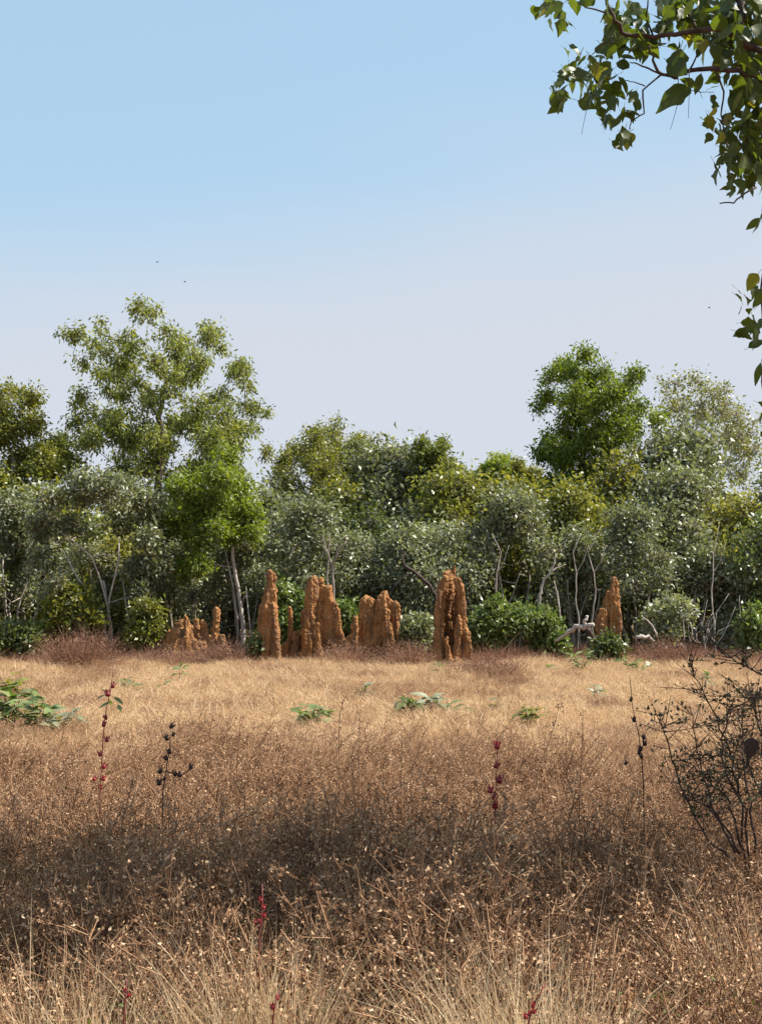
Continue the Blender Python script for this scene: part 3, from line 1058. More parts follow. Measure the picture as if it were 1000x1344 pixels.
# the pale tufts stand in small gaps of the weeds
TUFTS = [(345, 4.45, .30), (690, 4.3, .36), (95, 4.35, .30), (210, 4.2, .2), (520, 4.1, .2)]
for tpx, td, tw in TUFTS:
    gap = (y > td - 1.5) & (y < td + .12) & (np.abs(x - (tpx - 500) / F * y) < tw)
    s = np.where(gap, s * RNG.uniform(.5, .9, len(x)), s)
scatter('dry_weeds', WP, np.stack([x, y, np.full(len(x), -.03)], 1), rots(len(x), .14),
        np.stack([s * RNG.uniform(.9, 1.2, len(x)), s * RNG.uniform(.9, 1.2, len(x)), s], 1), RNG.integers(0, 5, len(x)) + 5 * (y + RNG.normal(size=len(x)) * .6 < 7.0))

# the same brittle weeds, lower and in loose patches, over the open grass
x, y = wedge(5200, 12, 40, 2.5)
k = field_noise(x, y, .38, 55) + .7 * field_noise(x, y, 1.4, 56) + RNG.normal(size=len(x)) * .18 > .46
x, y = x[k], y[k]
s = RNG.uniform(.45, .85, len(x))
scatter('low_dry_weeds', WP[5:], np.stack([x, y, np.full(len(x), -.03)], 1), rots(len(x), .2), np.stack([s * 1.1, s * 1.1, s], 1), RNG.integers(0, 5, len(x)))

# thin straw stalks among the weeds
SP = [grass_proto(9, .62, .10, .0036, 'straw', .35, .6, seg=5, husk=22) for _ in range(4)]
x, y = wedge(300, 2.0, 12, 1.4)
s = RNG.uniform(.6, 1.25, len(x))
scatter('straw_stalks', SP, np.stack([x, y, np.zeros(len(x))], 1), rots(len(x), .2), np.stack([s] * 3, 1), RNG.integers(0, 4, len(x)))

# short bleached grass of the open field
GP = [grass_proto(90, .27, .26, .0062, 'straw', .42, .5, husk=80) for _ in range(4)]
GP.insert(0, grass_proto(90, .27, .26, .007, 'rust_grass', .45, .5, husk=110))
x, y = wedge(11000, 9.0, 41.5, 2.5)
s = (.85 + .5 * field_noise(x, y, .28, 12) + .55 * field_noise(x, y, .9, 4) + .45 * field_noise(x, y, 2.3, 8)).clip(.25, 1.7) * RNG.uniform(.7, 1.2, len(x))
scatter('field_grass', GP, np.stack([x, y, np.full(len(x), -.02)], 1), rots(len(x), .15), np.stack([s * 1.1, s * 1.1, s], 1), np.where(field_noise(x, y, .5, 40) + .5 * field_noise(x, y, 1.6, 41) + RNG.normal(size=len(x)) * .25 > .36, 4, RNG.integers(0, 4, len(x))))

# rusty dry grass and litter along the foot of the thicket
RP = [grass_proto(110, .55, .32, .009, 'rust_grass', .5, .5, husk=90) for _ in range(4)]
x, y = wedge(5200, 35.0, 50, 3)
fr = 40.0 + field_noise(x, y * 0, .25, 7) * 2.2 + field_noise(x, y * 0, .9, 17) * 2.6 + RNG.normal(size=len(x)) * .5
keep = y > fr
x, y = x[keep], y[keep]
s = (.9 + .5 * field_noise(x, y, .4, 21)) * RNG.uniform(.6, 1.2, len(x))
scatter('rusty_undergrowth', RP, np.stack([x, y, np.zeros(len(x))], 1), rots(len(x), .2), np.stack([s, s, s], 1), RNG.integers(0, 4, len(x)))

# far woods behind the thicket
FW = []
for q in range(3):
    mb = MB()
    C = np.stack([RNG.uniform(-1.6, 1.6, 16), RNG.uniform(-1.4, 1.4, 16), RNG.uniform(.9, 6.2, 16)], 1)
    RD = RNG.uniform(.6, 1.1, (16, 1)) * np.array([[1, 1, .85]])
    leafy(mb, C, RD, 5200, .16, .075, 9, .3, .34)
    for c in C[:8]:
        mb.segs([[c[0] * .1, c[1] * .1, 0]], [c], .06, .015, 4, 1)
    FW.append(proto(mb, 'wood_shape', [M[['olive_leaf', 'dark_leaf', 'grey_leaf'][q]], M['grey_bark']]))
x, y = wedge(330, 56, 110, 6)
s = RNG.uniform(.75, 1.05, len(x))
scatter('distant_woods', FW, np.stack([x, y, np.zeros(len(x))], 1), rots(len(x), 0), np.stack([s] * 3, 1), RNG.integers(0, 3, len(x)))

# low green weeds close to the camera
LW = []
for q in range(2):
    mb = MB()
    n = 26
    p = polar(n, .10); p[:, 2] = RNG.uniform(.05, .5, n)
    mb.leaves(p, RNG.normal(size=(n, 3)), RNG.normal(size=(n, 3)) * .5 + np.array([0, 0, 1]), RNG.uniform(.012, .03, n), RNG.uniform(.008, .014, n))
    LW.append(proto(mb, 'low_weed_shape', [M['weed_green']]))
x, y = wedge(520, 2.4, 9, 1.0)
k = (field_noise(x, y, .8, 31) + (4.4 - y) * .12) > .05
x, y = x[k], y[k]
s = RNG.uniform(.7, 1.15, len(x))
scatter('green_weeds', LW, np.stack([x, y, np.zeros(len(x))], 1), rots(len(x), .1), np.stack([s] * 3, 1), RNG.integers(0, 2, len(x)))


# ------------------------------------------------------------------ bushes, sticks and logs in front of the thicket
BUSH_GROUP = 'low bushes at the foot of the thicket'


def low_bush(px, py, wpx, hpx, depth, leaf, n, L, W, label, name='leafy_bush'):
    cl = []
    for i in range(9):
        a = RNG.uniform(-1, 1)
        cl.append((px + a * wpx * .42, py - hpx * (.2 + .7 * RNG.random() * (1 - .5 * abs(a))), RNG.uniform(.16, .26) * min(wpx, hpx) + 3))
    return pixel_tree(name, depth, [(px, py, .03), (px, py - hpx * .3, .025), (px, py - hpx * .5, .015)], cl, n, L, W, leaf, 'brown_bark',
                      label, 'bush', BUSH_GROUP, per=8, droop=.1, tw=.7, twr=.006, rlimb=.25)


low_bush(665, 862, 78, 92, 41.6, 'fresh_leaf', 3600, .14, .06, 'rounded fresh green bush right of the tallest grooved mound')
low_bush(712, 866, 54, 70, 41.9, 'fresh_leaf', 2000, .13, .055, 'smaller fresh green bush left of the fallen pale log')
low_bush(985, 862, 58, 76, 41.4, 'fresh_leaf', 2400, .13, .06, 'bright green bush at the right edge under the grey thicket')
low_bush(800, 868, 36, 40, 38.8, 'dark_leaf', 900, .11, .05, 'small dark round bush in front of the pointed spire mound')
low_bush(378, 852, 60, 100, 42.2, 'fresh_leaf', 2600, .14, .07, 'light green bush behind the gap between slender column and twin-peaked mound')
low_bush(455, 850, 42, 84, 42.3, 'fresh_leaf', 1700, .13, .065, 'light green bush rising between the twin-peaked and two-domed mounds')
low_bush(24, 868, 60, 70, 41.2, 'dark_leaf', 1900, .12, .055, 'dark bush at the left edge beside the rusty heap')
low_bush(96, 838, 54, 84, 41.8, 'yellow_leaf', 1900, .14, .07, 'pale yellow-green bush under the pale-stemmed shrub')
low_bush(339, 868, 24, 38, 39.6, 'dark_leaf', 450, .11, .05, 'dark low bush at the foot of the slender column mound')
low_bush(545, 866, 70, 60, 41.6, 'grey_leaf', 1700, .12, .06, 'low grey bush between the two-domed mound and the tallest mound')
low_bush(190, 850, 44, 70, 41.5, 'olive_leaf', 1500, .12, .055, 'olive bush left of the slumped low mound')
low_bush(880, 850, 60, 70, 42.0, 'grey_leaf', 1700, .12, .06, 'low grey bush right of the pointed spire mound')


def twig_bush(px, py, wpx, hpx, depth, n, label):
    """A heap of fine rust-coloured stems, spreading from the ground."""
    s = depth / F
    b = at(px, 800, depth); b.z = 0
    root = empty('rusty_bush', b, label, 'bush', 'rusty dry bushes before the thicket')
    mb = MB()
    w, h = wpx * s * .5, hpx * s
    a = RNG.uniform(0, 2 * math.pi, n)
    r = np.sqrt(RNG.random(n))
    p0 = np.stack([np.cos(a) * r * w * .6, np.sin(a) * r * w * .5, np.zeros(n)], 1)
    d = np.stack([np.cos(a) * r * .9, np.sin(a) * r * .9, 1.15 - .6 * r], 1) + RNG.normal(size=(n, 3)) * .3
    mb.blades(p0, d, RNG.normal(size=(n, 3)) * .3, h * RNG.uniform(.4, 1.0, n), .014, 2, 0)
    k = n * 3
    i = RNG.integers(0, n, k)
    c = p0[i] + nrm(d[i]) * (h * RNG.uniform(.3, 1.0, k))[:, None] + RNG.normal(size=(k, 3)) * .07
    mb.leaves(c, RNG.normal(size=(k, 3)), RNG.normal(size=(k, 3)), .04, .02, 0, .3)
    mb.build('foliage', M['rust_grass'], root)
    return root


twig_bush(108, 880, 88, 54, 36.5, 1500, 'rounded rusty heap of dry stems in front of the pale-stemmed shrub')
twig_bush(228, 870, 60, 24, 38.8, 500, 'rusty dry bush before the slumped low mound')
twig_bush(296, 868, 50, 36, 39.2, 700, 'rusty dry bush under the bright green leafy tree')
twig_bush(640, 892, 110, 30, 32.5, 700, 'low spreading rusty bush on the open grass before the tallest mound')
twig_bush(880, 872, 90, 36, 39.0, 1300, 'wide rusty bush between the pointed spire and the right edge')
twig_bush(452, 868, 50, 32, 39.3, 700, 'rusty dry bush at the foot of the twin-peaked mound')
twig_bush(535, 872, 56, 34, 38.6, 800, 'rusty dry bush left of the tallest mound foot')


def stick(name, depth, lines, mat, label, cat):
    o = None
    b = at(lines[0][0][0], 800, depth); b.z = 0
    mb = MB()
    for ln in lines:
        P = [at(px, py, depth + dy) - b for px, py, dy, r in ln]
        Rr = [l[3] for l in ln]
        k = len(P)
        tt = np.linspace(0, k - 1, (k - 1) * 3 + 1)
        PP = np.stack([np.interp(tt, np.arange(k), [p[j] for p in P]) for j in range(3)], 1)
        PP[1:-1] += RNG.normal(size=(len(PP) - 2, 3)) * np.interp(tt, np.arange(k), Rr)[1:-1, None] * .5
        mb.tube(PP, np.interp(tt, np.arange(k), Rr), 6, jit=.15)
    return tag(mb.build(name, M[mat], loc=b, smooth=True), label, cat, 'dead wood at the edge of the thicket')


stick('fallen_log', 40.6, [
    [(728, 842, .4, .03), (742, 831, .25, .055), (752, 827, .1, .07), (764, 823, 0, .075), (779, 820, -.15, .06)],
    [(767, 824, -.05, .05), (769, 816, -.02, .05), (770.5, 808.5, 0, .042)]], 'dead_wood', 'bleached fallen log with an upright stub left of the pointed spire mound', 'log')
stick('tree_stump', 40.9, [[(779, 868, .1, .13), (777, 845, .05, .11), (772, 826, 0, .08)]], 'dark_bark', 'dark broken stump holding up the pale fallen log', 'stump')
stick('bleached_stick', 40.2, [
    [(834, 838, 0, .045), (841, 835, 0, .06), (849, 836, .1, .05), (858, 842, .2, .025)],
    [(862, 836, .3, .028), (856, 824, .3, .026), (850, 815, .3, .022), (842, 809, .35, .012)]], 'dead_wood', 'short bleached stick lying in rusty litter right of the spire', 'stick')
stick('leaning_branch', 42.0, [
    [(576, 800, .3, .06), (572, 779, .2, .06), (560, 766, .1, .055), (545, 752, 0, .05), (531, 743, -.1, .04), (527, 728, -.1, .02)],
    [(545, 752, 0, .035), (530, 757, -.1, .03), (518, 768, -.2, .02), (510, 780, -.2, .01)]], 'dark_bark', 'dark dead branch leaning to the left of the tallest mound', 'branch')
stick('bare_shrub', 41.9, [
    [(708, 800, .1, .04), (709, 780, 0, .04), (711, 765, 0, .038), (723, 750, -.1, .034), (733, 745, -.1, .022), (742, 741, -.1, .01)],
    [(723, 750, -.1, .03), (727, 738, -.15, .022), (729, 729, -.15, .01)],
    [(736, 812, .1, .03), (733, 795, .1, .028), (731, 778, .1, .022), (727, 762, .1, .012)]], 'dead_wood', 'bare pale branching shrub above the smaller green bush', 'shrub')
ln = []
for i in range(15):
    x0 = RNG.uniform(895, 960); y0 = RNG.uniform(840, 862)
    x1 = x0 + RNG.uniform(-35, 35); y1 = y0 - RNG.uniform(20, 75)
    xm, ym = (x0 + x1) / 2 + RNG.uniform(-10, 10), (y0 + y1) / 2 + RNG.uniform(-8, 8)
    dy = RNG.uniform(-.5, .5)
    ln.append([(x0, y0, dy, .020), (xm, ym, dy, .015), (x1, y1, dy, .005)])
stick('dead_sticks', 41.7, ln, 'dead_wood', 'tangle of dead pale grey sticks near the right edge of the thicket', 'branches')
stick('forked_trunk', 42.3, [
    [(437, 860, 0, .05), (437, 790, 0, .048), (436, 740, 0, .04), (445, 722, -.1, .034), (455, 710, -.1, .012)],
    [(436, 745, 0, .03), (428, 720, 0, .024), (424, 700, .1, .01)],
    [(431, 860, .1, .035), (429, 790, .1, .03), (430, 740, .1, .024), (433, 700, .1, .01)]], 'grey_bark', 'grey forked bare stem standing behind the twin-peaked mound', 'trunk')
for (px, top, lab) in ((653, 700, 'slim pale stem standing behind the rounded fresh green bush'), (780, 690, 'slim pale stem standing left of the pointed spire mound'),
                       (757, 700, 'slim grey stem standing above the fallen pale log'), (936, 690, 'slim pale stem behind the tangle of dead sticks')):
    stick('slim_stem', 42.3, [[(px, 862, 0, .024), (px + RNG.uniform(-4, 4), 815, .05, .022), (px + RNG.uniform(-3, 3), 785, .05, .02), (px - 1, 752, 0, .018), (px + RNG.uniform(-9, 9), 725, 0, .012), (px + RNG.uniform(-12, 12), top, .1, .006)],
                              [(px - 1, 752, 0, .014), (px + 8, 738, -.1, .010), (px + 15, 715, -.1, .005)]], 'pale_bark', lab, 'trunk')


# ------------------------------------------------------------------ leaves built one by one
def leaf_mesh(name, prof, curl, cup, mat, wave=0.0, lobes=0):
    """A broad leaf: rows of (along, half width left, half width right) with a midrib, cupped and curled."""
    mb = MB()
    V, Q = [], []
    T0 = [p[0] for p in prof]
    tt = np.linspace(0, 1, 12)
    sm = lambda k: np.interp(tt, T0, [p[k] for p in prof])
    A, B = sm(1), sm(2)
    A[1:-1] = (A[:-2] + 8 * A[1:-1] + A[2:]) / 10
    B[1:-1] = (B[:-2] + 8 * B[1:-1] + B[2:]) / 10
    prof = list(zip(tt, A, B))
    n = len(prof)
    for i, (t, a, b) in enumerate(prof):
        z0 = -curl * t * t
        for k, xx in enumerate((-a, 0, b)):
            z = z0 + cup * abs(xx) ** 1.5 + wave * math.sin(t * 11 + k) * abs(xx)
            V.append((xx, t, z))
    for i in range(n - 1):
        for k in range(2):
            Q.append((i * 3 + k, i * 3 + k + 1, i * 3 + 3 + k + 1, i * 3 + 3 + k))
    mb.add(V, Q)
    # leaf stalk
    mb.segs([[0, -.28, .03]], [[0, .03, 0]], .012, .010, 3)
    return mb.mesh(name, M[mat], smooth=True)


BROAD = [
    [(0, .03, .03), (.10, .26, .24), (.28, .40, .36), (.5, .36, .38), (.75, .20, .22), (1, .01, .01)],
    [(0, .03, .03), (.12, .34, .30), (.26, .26, .40), (.42, .44, .30), (.55, .26, .30), (.70, .20, .24), (.86, .10, .08), (1, .01, .01)],
    [(0, .02, .02), (.15, .22, .28), (.3, .44, .30), (.42, .30, .46), (.58, .16, .28), (.75, .18, .12), (1, .01, .01)],
    [(0, .03, .03), (.2, .20, .18), (.45, .26, .24), (.7, .16, .18), (1, .01, .01)],
    [(0, .04, .03), (.08, .30, .34), (.25, .46, .42), (.45, .40, .42), (.62, .30, .16), (.78, .10, .20), (.9, .10, .06), (1, .01, .01)],
    [(0, .02, .02), (.25, .13, .14), (.5, .17, .16), (.75, .11, .10), (1, .01, .01)],
]
LEAVES = [leaf_mesh('broad_leaf', p, RNG.uniform(.05, .35), RNG.uniform(-.3, .5), 'big_leaf', .12) for p in BROAD] + \
         [leaf_mesh('broad_leaf', p, RNG.uniform(.25, .6), RNG.uniform(.2, .7), 'big_leaf', .15) for p in BROAD]
SUNLIT_LEAVES = [leaf_mesh('yellow_leaf', BROAD[i], .2, .3, 'sunlit_big_leaf', .12) for i in (0, 1, 3)]  # same leaf shapes, sunlit look put into their yellow colour


def place_leaf(me, name, pos, axis, up, size, parent):
    y = Vector(axis).normalized()
    x = y.cross(Vector(up))
    if x.length < 1e-3:
        x = y.cross(Vector((1, 0, 0)))
    x.normalize()
    z = x.cross(y)
    o = bpy.data.objects.new(name, me)
    COL.objects.link(o)
    from mathutils import Matrix
    m = Matrix((x * size, y * size, z * size)).transposed().to_4x4()
    m.translation = Vector(pos)
    o.parent = parent
    o.matrix_local = m
    return o


# ------------------------------------------------------------------ tree overhanging from the right
TD = 6.3
tb0 = Vector((3.55, 7.6, 0))
oak = empty('overhanging_tree', tb0, 'broad-leaved tree reaching in from the right, its leafy branches hanging across the sky', 'tree')
bm_ = MB()
bm_.tube([(0, 0, -.2), (.05, 0, 1.2), (-.05, .05, 2.4), (-.3, 0, 3.4), (-.6, -.1, 4.6), (-.8, -.1, 5.8)], [.19, .16, .14, .12, .08, .04], 10, jit=.06)
BR = [
    ([(1010, 68), (985, 64), (969, 50), (944, 38), (915, 40), (888, 43), (857, 48), (820, 46), (806, 28), (797, 5), (793, -14)], .021, .008),
    ([(1015, 112), (992, 100), (969, 93), (938, 91), (905, 91), (888, 100), (879, 101), (866, 97), (857, 80), (852, 60)], .019, .006),
    ([(866, 97), (850, 90), (836, 84), (826, 82)], .007, .003),
    ([(866, 99), (843, 118), (845, 149), (828, 158), (826, 170)], .006, .003),
    ([(846, 113), (836, 109), (823, 106), (812, 104)], .004, .002),
    ([(803, 48), (790, 60), (772, 76)], .005, .002), ([(803, 55), (797, 68), (786, 82)], .004, .002),
    ([(795, 17), (774, 11), (760, 6), (745, 4)], .006, .003),
    ([(969, -15), (975, 20), (967, 46), (978, 59), (1010, 82)], .022, .026),
    ([(995, 102), (985, 130), (981, 149), (978, 186), (985, 220), (990, 248)], .010, .005),
    ([(992, 246), (977, 254), (963, 266), (944, 267)], .006, .0035),
    ([(938, 91), (950, 120), (946, 150), (950, 175), (958, 205)], .006, .003),
    ([(915, 40), (905, 20), (895, -5)], .008, .005), ([(905, 91), (915, 70), (930, 45)], .006, .003),
    ([(857, 48), (848, 25), (850, 0)], .006, .004), ([(874, 30), (868, 20), (858, 0)], .004, .002),
    ([(1012, 248), (1000, 285), (1003, 340), (998, 380), (1001, 440), (1000, 500), (1003, 560)], .007, .004),
    ([(786, 82), (776, 115), (770, 142), (767, 155), (763, 177)], .0022, .0012), ([(889, 100), (891, 120), (888, 140), (883, 158), (879, 170)], .0022, .0012), ([(903, 91), (905, 118), (903, 140), (903, 155)], .002, .0012),
    ([(904, 91), (905, 118), (920, 121), (937, 121)], .003, .0015), ([(917, 119), (922, 130)], .002, .001),
]
BDEPTH = {}
for i, (pp, r0, r1) in enumerate(BR):
    r0, r1 = r0 * .78, r1 * .8
    d0 = TD + (i % 5 - 2) * .07
    P = [at(a, b, d0 + .05 * math.sin(j * 1.3 + i)) - tb0 for j, (a, b) in enumerate(pp)]
    k = len(P)
    tt = np.linspace(0, k - 1, (k - 1) * 3 + 1)
    PP = np.stack([np.interp(tt, np.arange(k), [p[j] for p in P]) for j in range(3)], 1)
    PP[1:-1] += RNG.normal(size=(len(PP) - 2, 3)) * min(.004, .35 * r0)
    bm_.tube(PP, np.linspace(r0, r1, len(PP)), 6, jit=.12)
# boughs outside the view that carry these branches
for pp in ([(-.12, .0, 2.9), (-.7, -.5, 3.5), (-1.35, -1.0, 3.95), tuple(at(1010, 68, TD) - tb0)], [(-.2, 0, 3.1), (-.8, -.7, 3.6), tuple(at(1015, 112, TD + .07) - tb0)],
           [(-.4, -.05, 4.0), (-1.0, -.6, 4.6), tuple(at(969, -15, TD + .2) - tb0)], [(-.2, 0, 3.1), (-.9, -1.1, 3.4), tuple(at(1012, 248, TD) - tb0)],
           [(-.6, -.1, 4.6), (-1.2, .3, 5.2), (-1.9, .4, 5.4)], [(-.5, -.1, 4.4), (.2, .4, 5.2), (.9, .6, 5.6)]):
    bm_.tube(pp, list(np.linspace(.07 if pp[-1][2] > 2.75 else .035, .018 if pp[-1][2] > 2.75 else .006, len(pp))), 8, jit=.08)
bm_.build('trunk', M['brown_bark'], oak, smooth=True)

DENS = 1.0
CL = [  # px, py, half width, half height, leaves, size px, share coloured as if sunlit
    (722, 10, 14, 12, 8, 24, .1), (743, 26, 10, 12, 4, 24, 0), (757, 3, 14, 8, 4, 22, .1),
    (822, 22, 26, 16, 13, 25, .15), (818, 52, 24, 16, 13, 25, .1), (846, 58, 16, 16, 8, 25, .05), (806, 66, 10, 8, 4, 22, 0),
    (765, 82, 24, 18, 11, 22, .2), (741, 112, 12, 18, 6, 22, .05), (738, 125, 8, 16, 3, 26, 0), (790, 104, 18, 16, 10, 23, .3), (778, 128, 16, 12, 8, 25, .1),
    (806, 138, 12, 14, 7, 20, .1), (806, 160, 14, 8, 4, 22, .1), (812, 188, 10, 10, 3, 28, .1), (830, 184, 8, 8, 2, 22, .4), (828, 130, 8, 10, 3, 20, .3),
    (872, 12, 24, 16, 10, 26, .25), (905, 12, 24, 20, 15, 26, .2), (940, 14, 24, 20, 12, 27, .1), (980, 12, 20, 22, 12, 27, .1),
    (925, 52, 32, 12, 10, 27, .55), (960, 40, 24, 18, 10, 27, .2), (990, 52, 14, 26, 8, 27, .1), (960, 80, 24, 14, 9, 25, .35), (992, 100, 14, 22, 9, 30, .1),
    (887, 82, 6, 10, 2, 36, 0), (908, 104, 8, 10, 2, 28, .1), (945, 108, 12, 8, 4, 23, 0), (978, 122, 18, 16, 8, 26, .1),
    (944, 146, 10, 16, 6, 20, .3), (928, 160, 8, 12, 4, 20, .5), (953, 172, 8, 14, 5, 22, .4), (975, 156, 16, 20, 10, 24, .15), (993, 170, 10, 24, 7, 26, 0),
    (958, 200, 14, 16, 7, 24, .1), (978, 212, 16, 18, 8, 26, .05), (944, 220, 6, 10, 2, 22, 0), (968, 246, 12, 8, 4, 24, 0), (992, 236, 10, 16, 5, 24, .1),
    (988, 298, 6, 6, 1, 32, 0), (999, 296, 5, 8, 1, 26, 0), (990, 368, 6, 4, 1, 24, .4), (976, 388, 6, 6, 3, 18, 0), (992, 388, 8, 10, 6, 22, 0),
    (978, 404, 8, 5, 2, 15, 0), (985, 428, 7, 10, 4, 27, 0), (973, 438, 4, 5, 2, 24, 0), (995, 440, 6, 16, 5, 24, 0), (996, 484, 5, 8, 1, 36, 0), (1001, 520, 4, 12, 1, 26, 0),
    (998, 550, 4, 4, 1, 18, 0), (1000, 570, 3, 4, 1, 22, 0),
]
total_in = 0
for (px, py, hw, hh, n, sz, yel) in CL:
    for i in range(n):
        d = TD + RNG.normal() * .13
        a, b = px + RNG.uniform(-1, 1) * hw, py + RNG.uniform(-1, 1) * hh
        pos = at(a, b, d) - tb0
        ax = Vector((RNG.normal() * .75, RNG.normal() * .55, RNG.normal() * .5 - .75))
        up = Vector((RNG.normal() * .8, RNG.normal() * .8 - .35, .75))
        size = sz * RNG.uniform(.7, 1.25) * d / F
        pos = pos - ax.normalized() * size * .5
        lib = SUNLIT_LEAVES if RNG.random() < yel * .5 else LEAVES
        place_leaf(lib[int(RNG.integers(0, len(lib)))], 'leaf', pos, ax, up, size, oak)
        total_in += 1
# the two large single leaves
place_leaf(LEAVES[1], 'leaf', at(906, 116, TD - .05) - tb0, (-.85, .1, -.42), (.1, -.75, .6), 54 * TD / F, oak)
place_leaf(LEAVES[2], 'leaf', at(893, 64, TD - .05) - tb0, (-.25, .1, -.9), (-.4, -.85, .2), 40 * TD / F, oak)
# the crown above and beside the view
cw = MB()
CC = np.array([(-1.0, -.1, 5.3), (-1.5, -.4, 5.0), (-.5, .2, 5.8), (-1.6, .3, 5.7), (-.7, -.7, 4.7), (.2, .3, 5.5), (.6, 0, 4.8), (-.2, -.6, 5.2), (-1.1, .5, 6.3),
               (-.3, .3, 6.6), (-1.9, 0, 5.3), (-.9, -1.0, 5.4), (.5, .7, 5.9), (-.35, -1.35, 4.5), (-1.3, -1.3, 5.0)])
CR = np.full((15, 3), .52)
CC = CC + np.array([.25, -.5, 0.0])
CC = np.concatenate([CC, CC[:8] + np.array([1.5, .1, .2])])
CR = np.full((len(CC), 3), .55)
leafy(cw, CC, CR * .8, 3500, .12, .09, 8, .5, .45)
from mathutils import Matrix
for (px, py) in ((985, 10), (955, 15), (920, 8), (990, 60), (960, 62), (998, 110), (930, 45), (996, 150), (880, 18), (850, 26), (998, 200), (975, 105), (905, 30), (820, 40), (985, 185), (822, 22), (812, 56), (765, 84), (748, 104), (790, 106), (806, 146), (846, 56), (725, 14), (955, 175), (965, 225)):
    for i in range(18 if px > 870 else 8):
        p = at(px + RNG.normal() * 13, py + RNG.normal() * 12, TD + .2 + RNG.normal() * .12) - tb0
        y = Vector((RNG.normal() * .75, RNG.normal() * .55, RNG.normal() * .5 - .75)).normalized()
        x = y.cross(Vector((RNG.normal() * .8, RNG.normal() * .8 - .35, .75))).normalized()
        z = x.cross(y)
        me = LEAVES[int(RNG.integers(0, len(LEAVES)))]
        co = np.zeros(len(me.vertices) * 3); me.vertices.foreach_get('co', co); co = co.reshape(-1, 3)
        k = 23 * RNG.uniform(.7, 1.25) * TD / F
        W = (co @ np.array([tuple(x), tuple(y), tuple(z)])) * k + np.array(tuple(p))
        cw.add(W, np.array([tuple(q.vertices) for q in me.polygons if len(q.vertices) == 4]))
cw.build('crown', M['big_leaf'], oak)

# ------------------------------------------------------------------ roselle plants and dead seed stalks
ROS_GROUP = 'roselle plants among the dry weeds'


def calyx_mesh(mat):
    mb = MB()
    n = 6
    mb.tube([(0, 0, -.2), (0, 0, 0), (0, 0, .45), (0, 0, .75)], [.12, .42, .46, .26], 8)
    for k in range(n):
        a = 2 * math.pi * k / n
        c, s_ = math.cos(a), math.sin(a)
        mb.leaves(np.array([[c * .34, s_ * .34, .35]]), np.array([[c * .35, s_ * .35, 1.0]]), np.array([[c, s_, -.2]]), .95, .42, 0, .1)
        mb.leaves(np.array([[c * .2, s_ * .2, -.1]]), np.array([[c, s_, .25]]), np.array([[0, 0, 1.0]]), .7, .14, 0, .1)
    return mb.mesh('calyx', M[mat], smooth=False)


CALYX = {'red': calyx_mesh('red_calyx'), 'dark': calyx_mesh('dark_seed')}
SLIM = leaf_mesh('slim_leaf', [(0, .02, .02), (.25, .13, .14), (.5, .17, .16), (.75, .11, .10), (1, .01, .01)], .25, .4, 'fresh_leaf')


def roselle(depth, stem, pods, kind, label, leaves=(), size=6.5, name='roselle_plant', extra=()):
    b = at(stem[-1][0], stem[-1][1], depth); b.z = 0
    root = empty(name, b, label, 'plant', ROS_GROUP if kind == 'red' else 'dead seed stalks in the grass')
    mb = MB()
    P = [at(px, py, depth) - b for px, py in stem] + [Vector((0, 0, -.05))]
    mb.tube(P, list(np.linspace(.0016, .0036, len(P))), 5)
    for e in extra:
        mb.tube([at(px, py, depth) - b for px, py in e], list(np.linspace(.0035, .002, len(e))), 5)
    mb.build('stem', M['red_stem' if kind == 'red' else 'dark_seed'], root)
    for (px, py) in pods:
        p = at(px, py, depth + RNG.uniform(-.04, .04)) - b
        s = size * RNG.uniform(.7, 1.15) * depth / F
        place_leaf(CALYX[kind], 'calyx', p, Vector((RNG.normal() * .4, RNG.normal() * .4 - .9, .2)), Vector((RNG.normal() * .4, RNG.normal() * .3, 1)), s, root)
    for (px, py, L) in leaves:
        place_leaf(SLIM, 'leaf', at(px, py, depth) - b, (RNG.normal(), RNG.normal() * .5, -.3), (0, -.6, .8), L * depth / F, root)
    return root


roselle(7.6, [(149, 878), (146, 905), (140, 930), (137, 955), (135, 985), (132, 1040)],
        [(148, 902), (142, 913), (140, 944), (136, 953), (140, 973), (132, 992), (136, 1008), (123, 1024), (136, 1024), (132, 1035)], 'red',
        'tall roselle stem strung with red pods beside the green saplings on the left',
        [(134, 905, 16), (150, 915, 18), (146, 922, 20), (138, 912, 14), (155, 925, 18), (143, 918, 16)])
roselle(7.2, [(224, 948), (223, 985), (219, 1005), (214, 1040)],
        [(224, 955), (227, 966), (220, 971), (223, 989), (219, 997), (209, 1014), (237, 1019), (230, 1018), (215, 1024), (209, 1030), (250, 1009)], 'dark',
        'dark dead stalk with clustered pods right of the red roselle', size=6, name='seed_stalk', extra=[[(218, 1012), (237, 1018), (252, 1008)]])
roselle(7.0, [(652, 975), (652, 1005), (650, 1040), (649, 1075)], [(652, 982), (650, 1007), (655, 1027), (643, 1040), (650, 1060), (647, 1048)], 'red',
        'roselle stem with small dark red pods in the middle of the weeds', size=8)
roselle(7.4, [(826, 890), (830, 930), (838, 965), (842, 1000), (844, 1030)], [(827, 920), (832, 947), (845, 970), (840, 985), (842, 995), (838, 990), (846, 978), (820, 1003)], 'dark',
        'dark dead stalk with clustered pods left of the straggly dark shrub', size=6, name='seed_stalk')
roselle(4.75, [(344, 1160), (345, 1190), (341, 1225), (340, 1260)], [(346, 1193), (342, 1212), (335, 1212), (342, 1184), (347, 1204)], 'red',
        'short roselle with pinkish red pods behind the pale grass tuft', size=6)
roselle(3.95, [(716, 1290), (703, 1313), (695, 1335), (690, 1360)], [(694, 1333), (689, 1337), (699, 1322), (700, 1330)], 'red',
        'roselle with dark red pods at the bottom edge below the wide grass tuft', size=7)
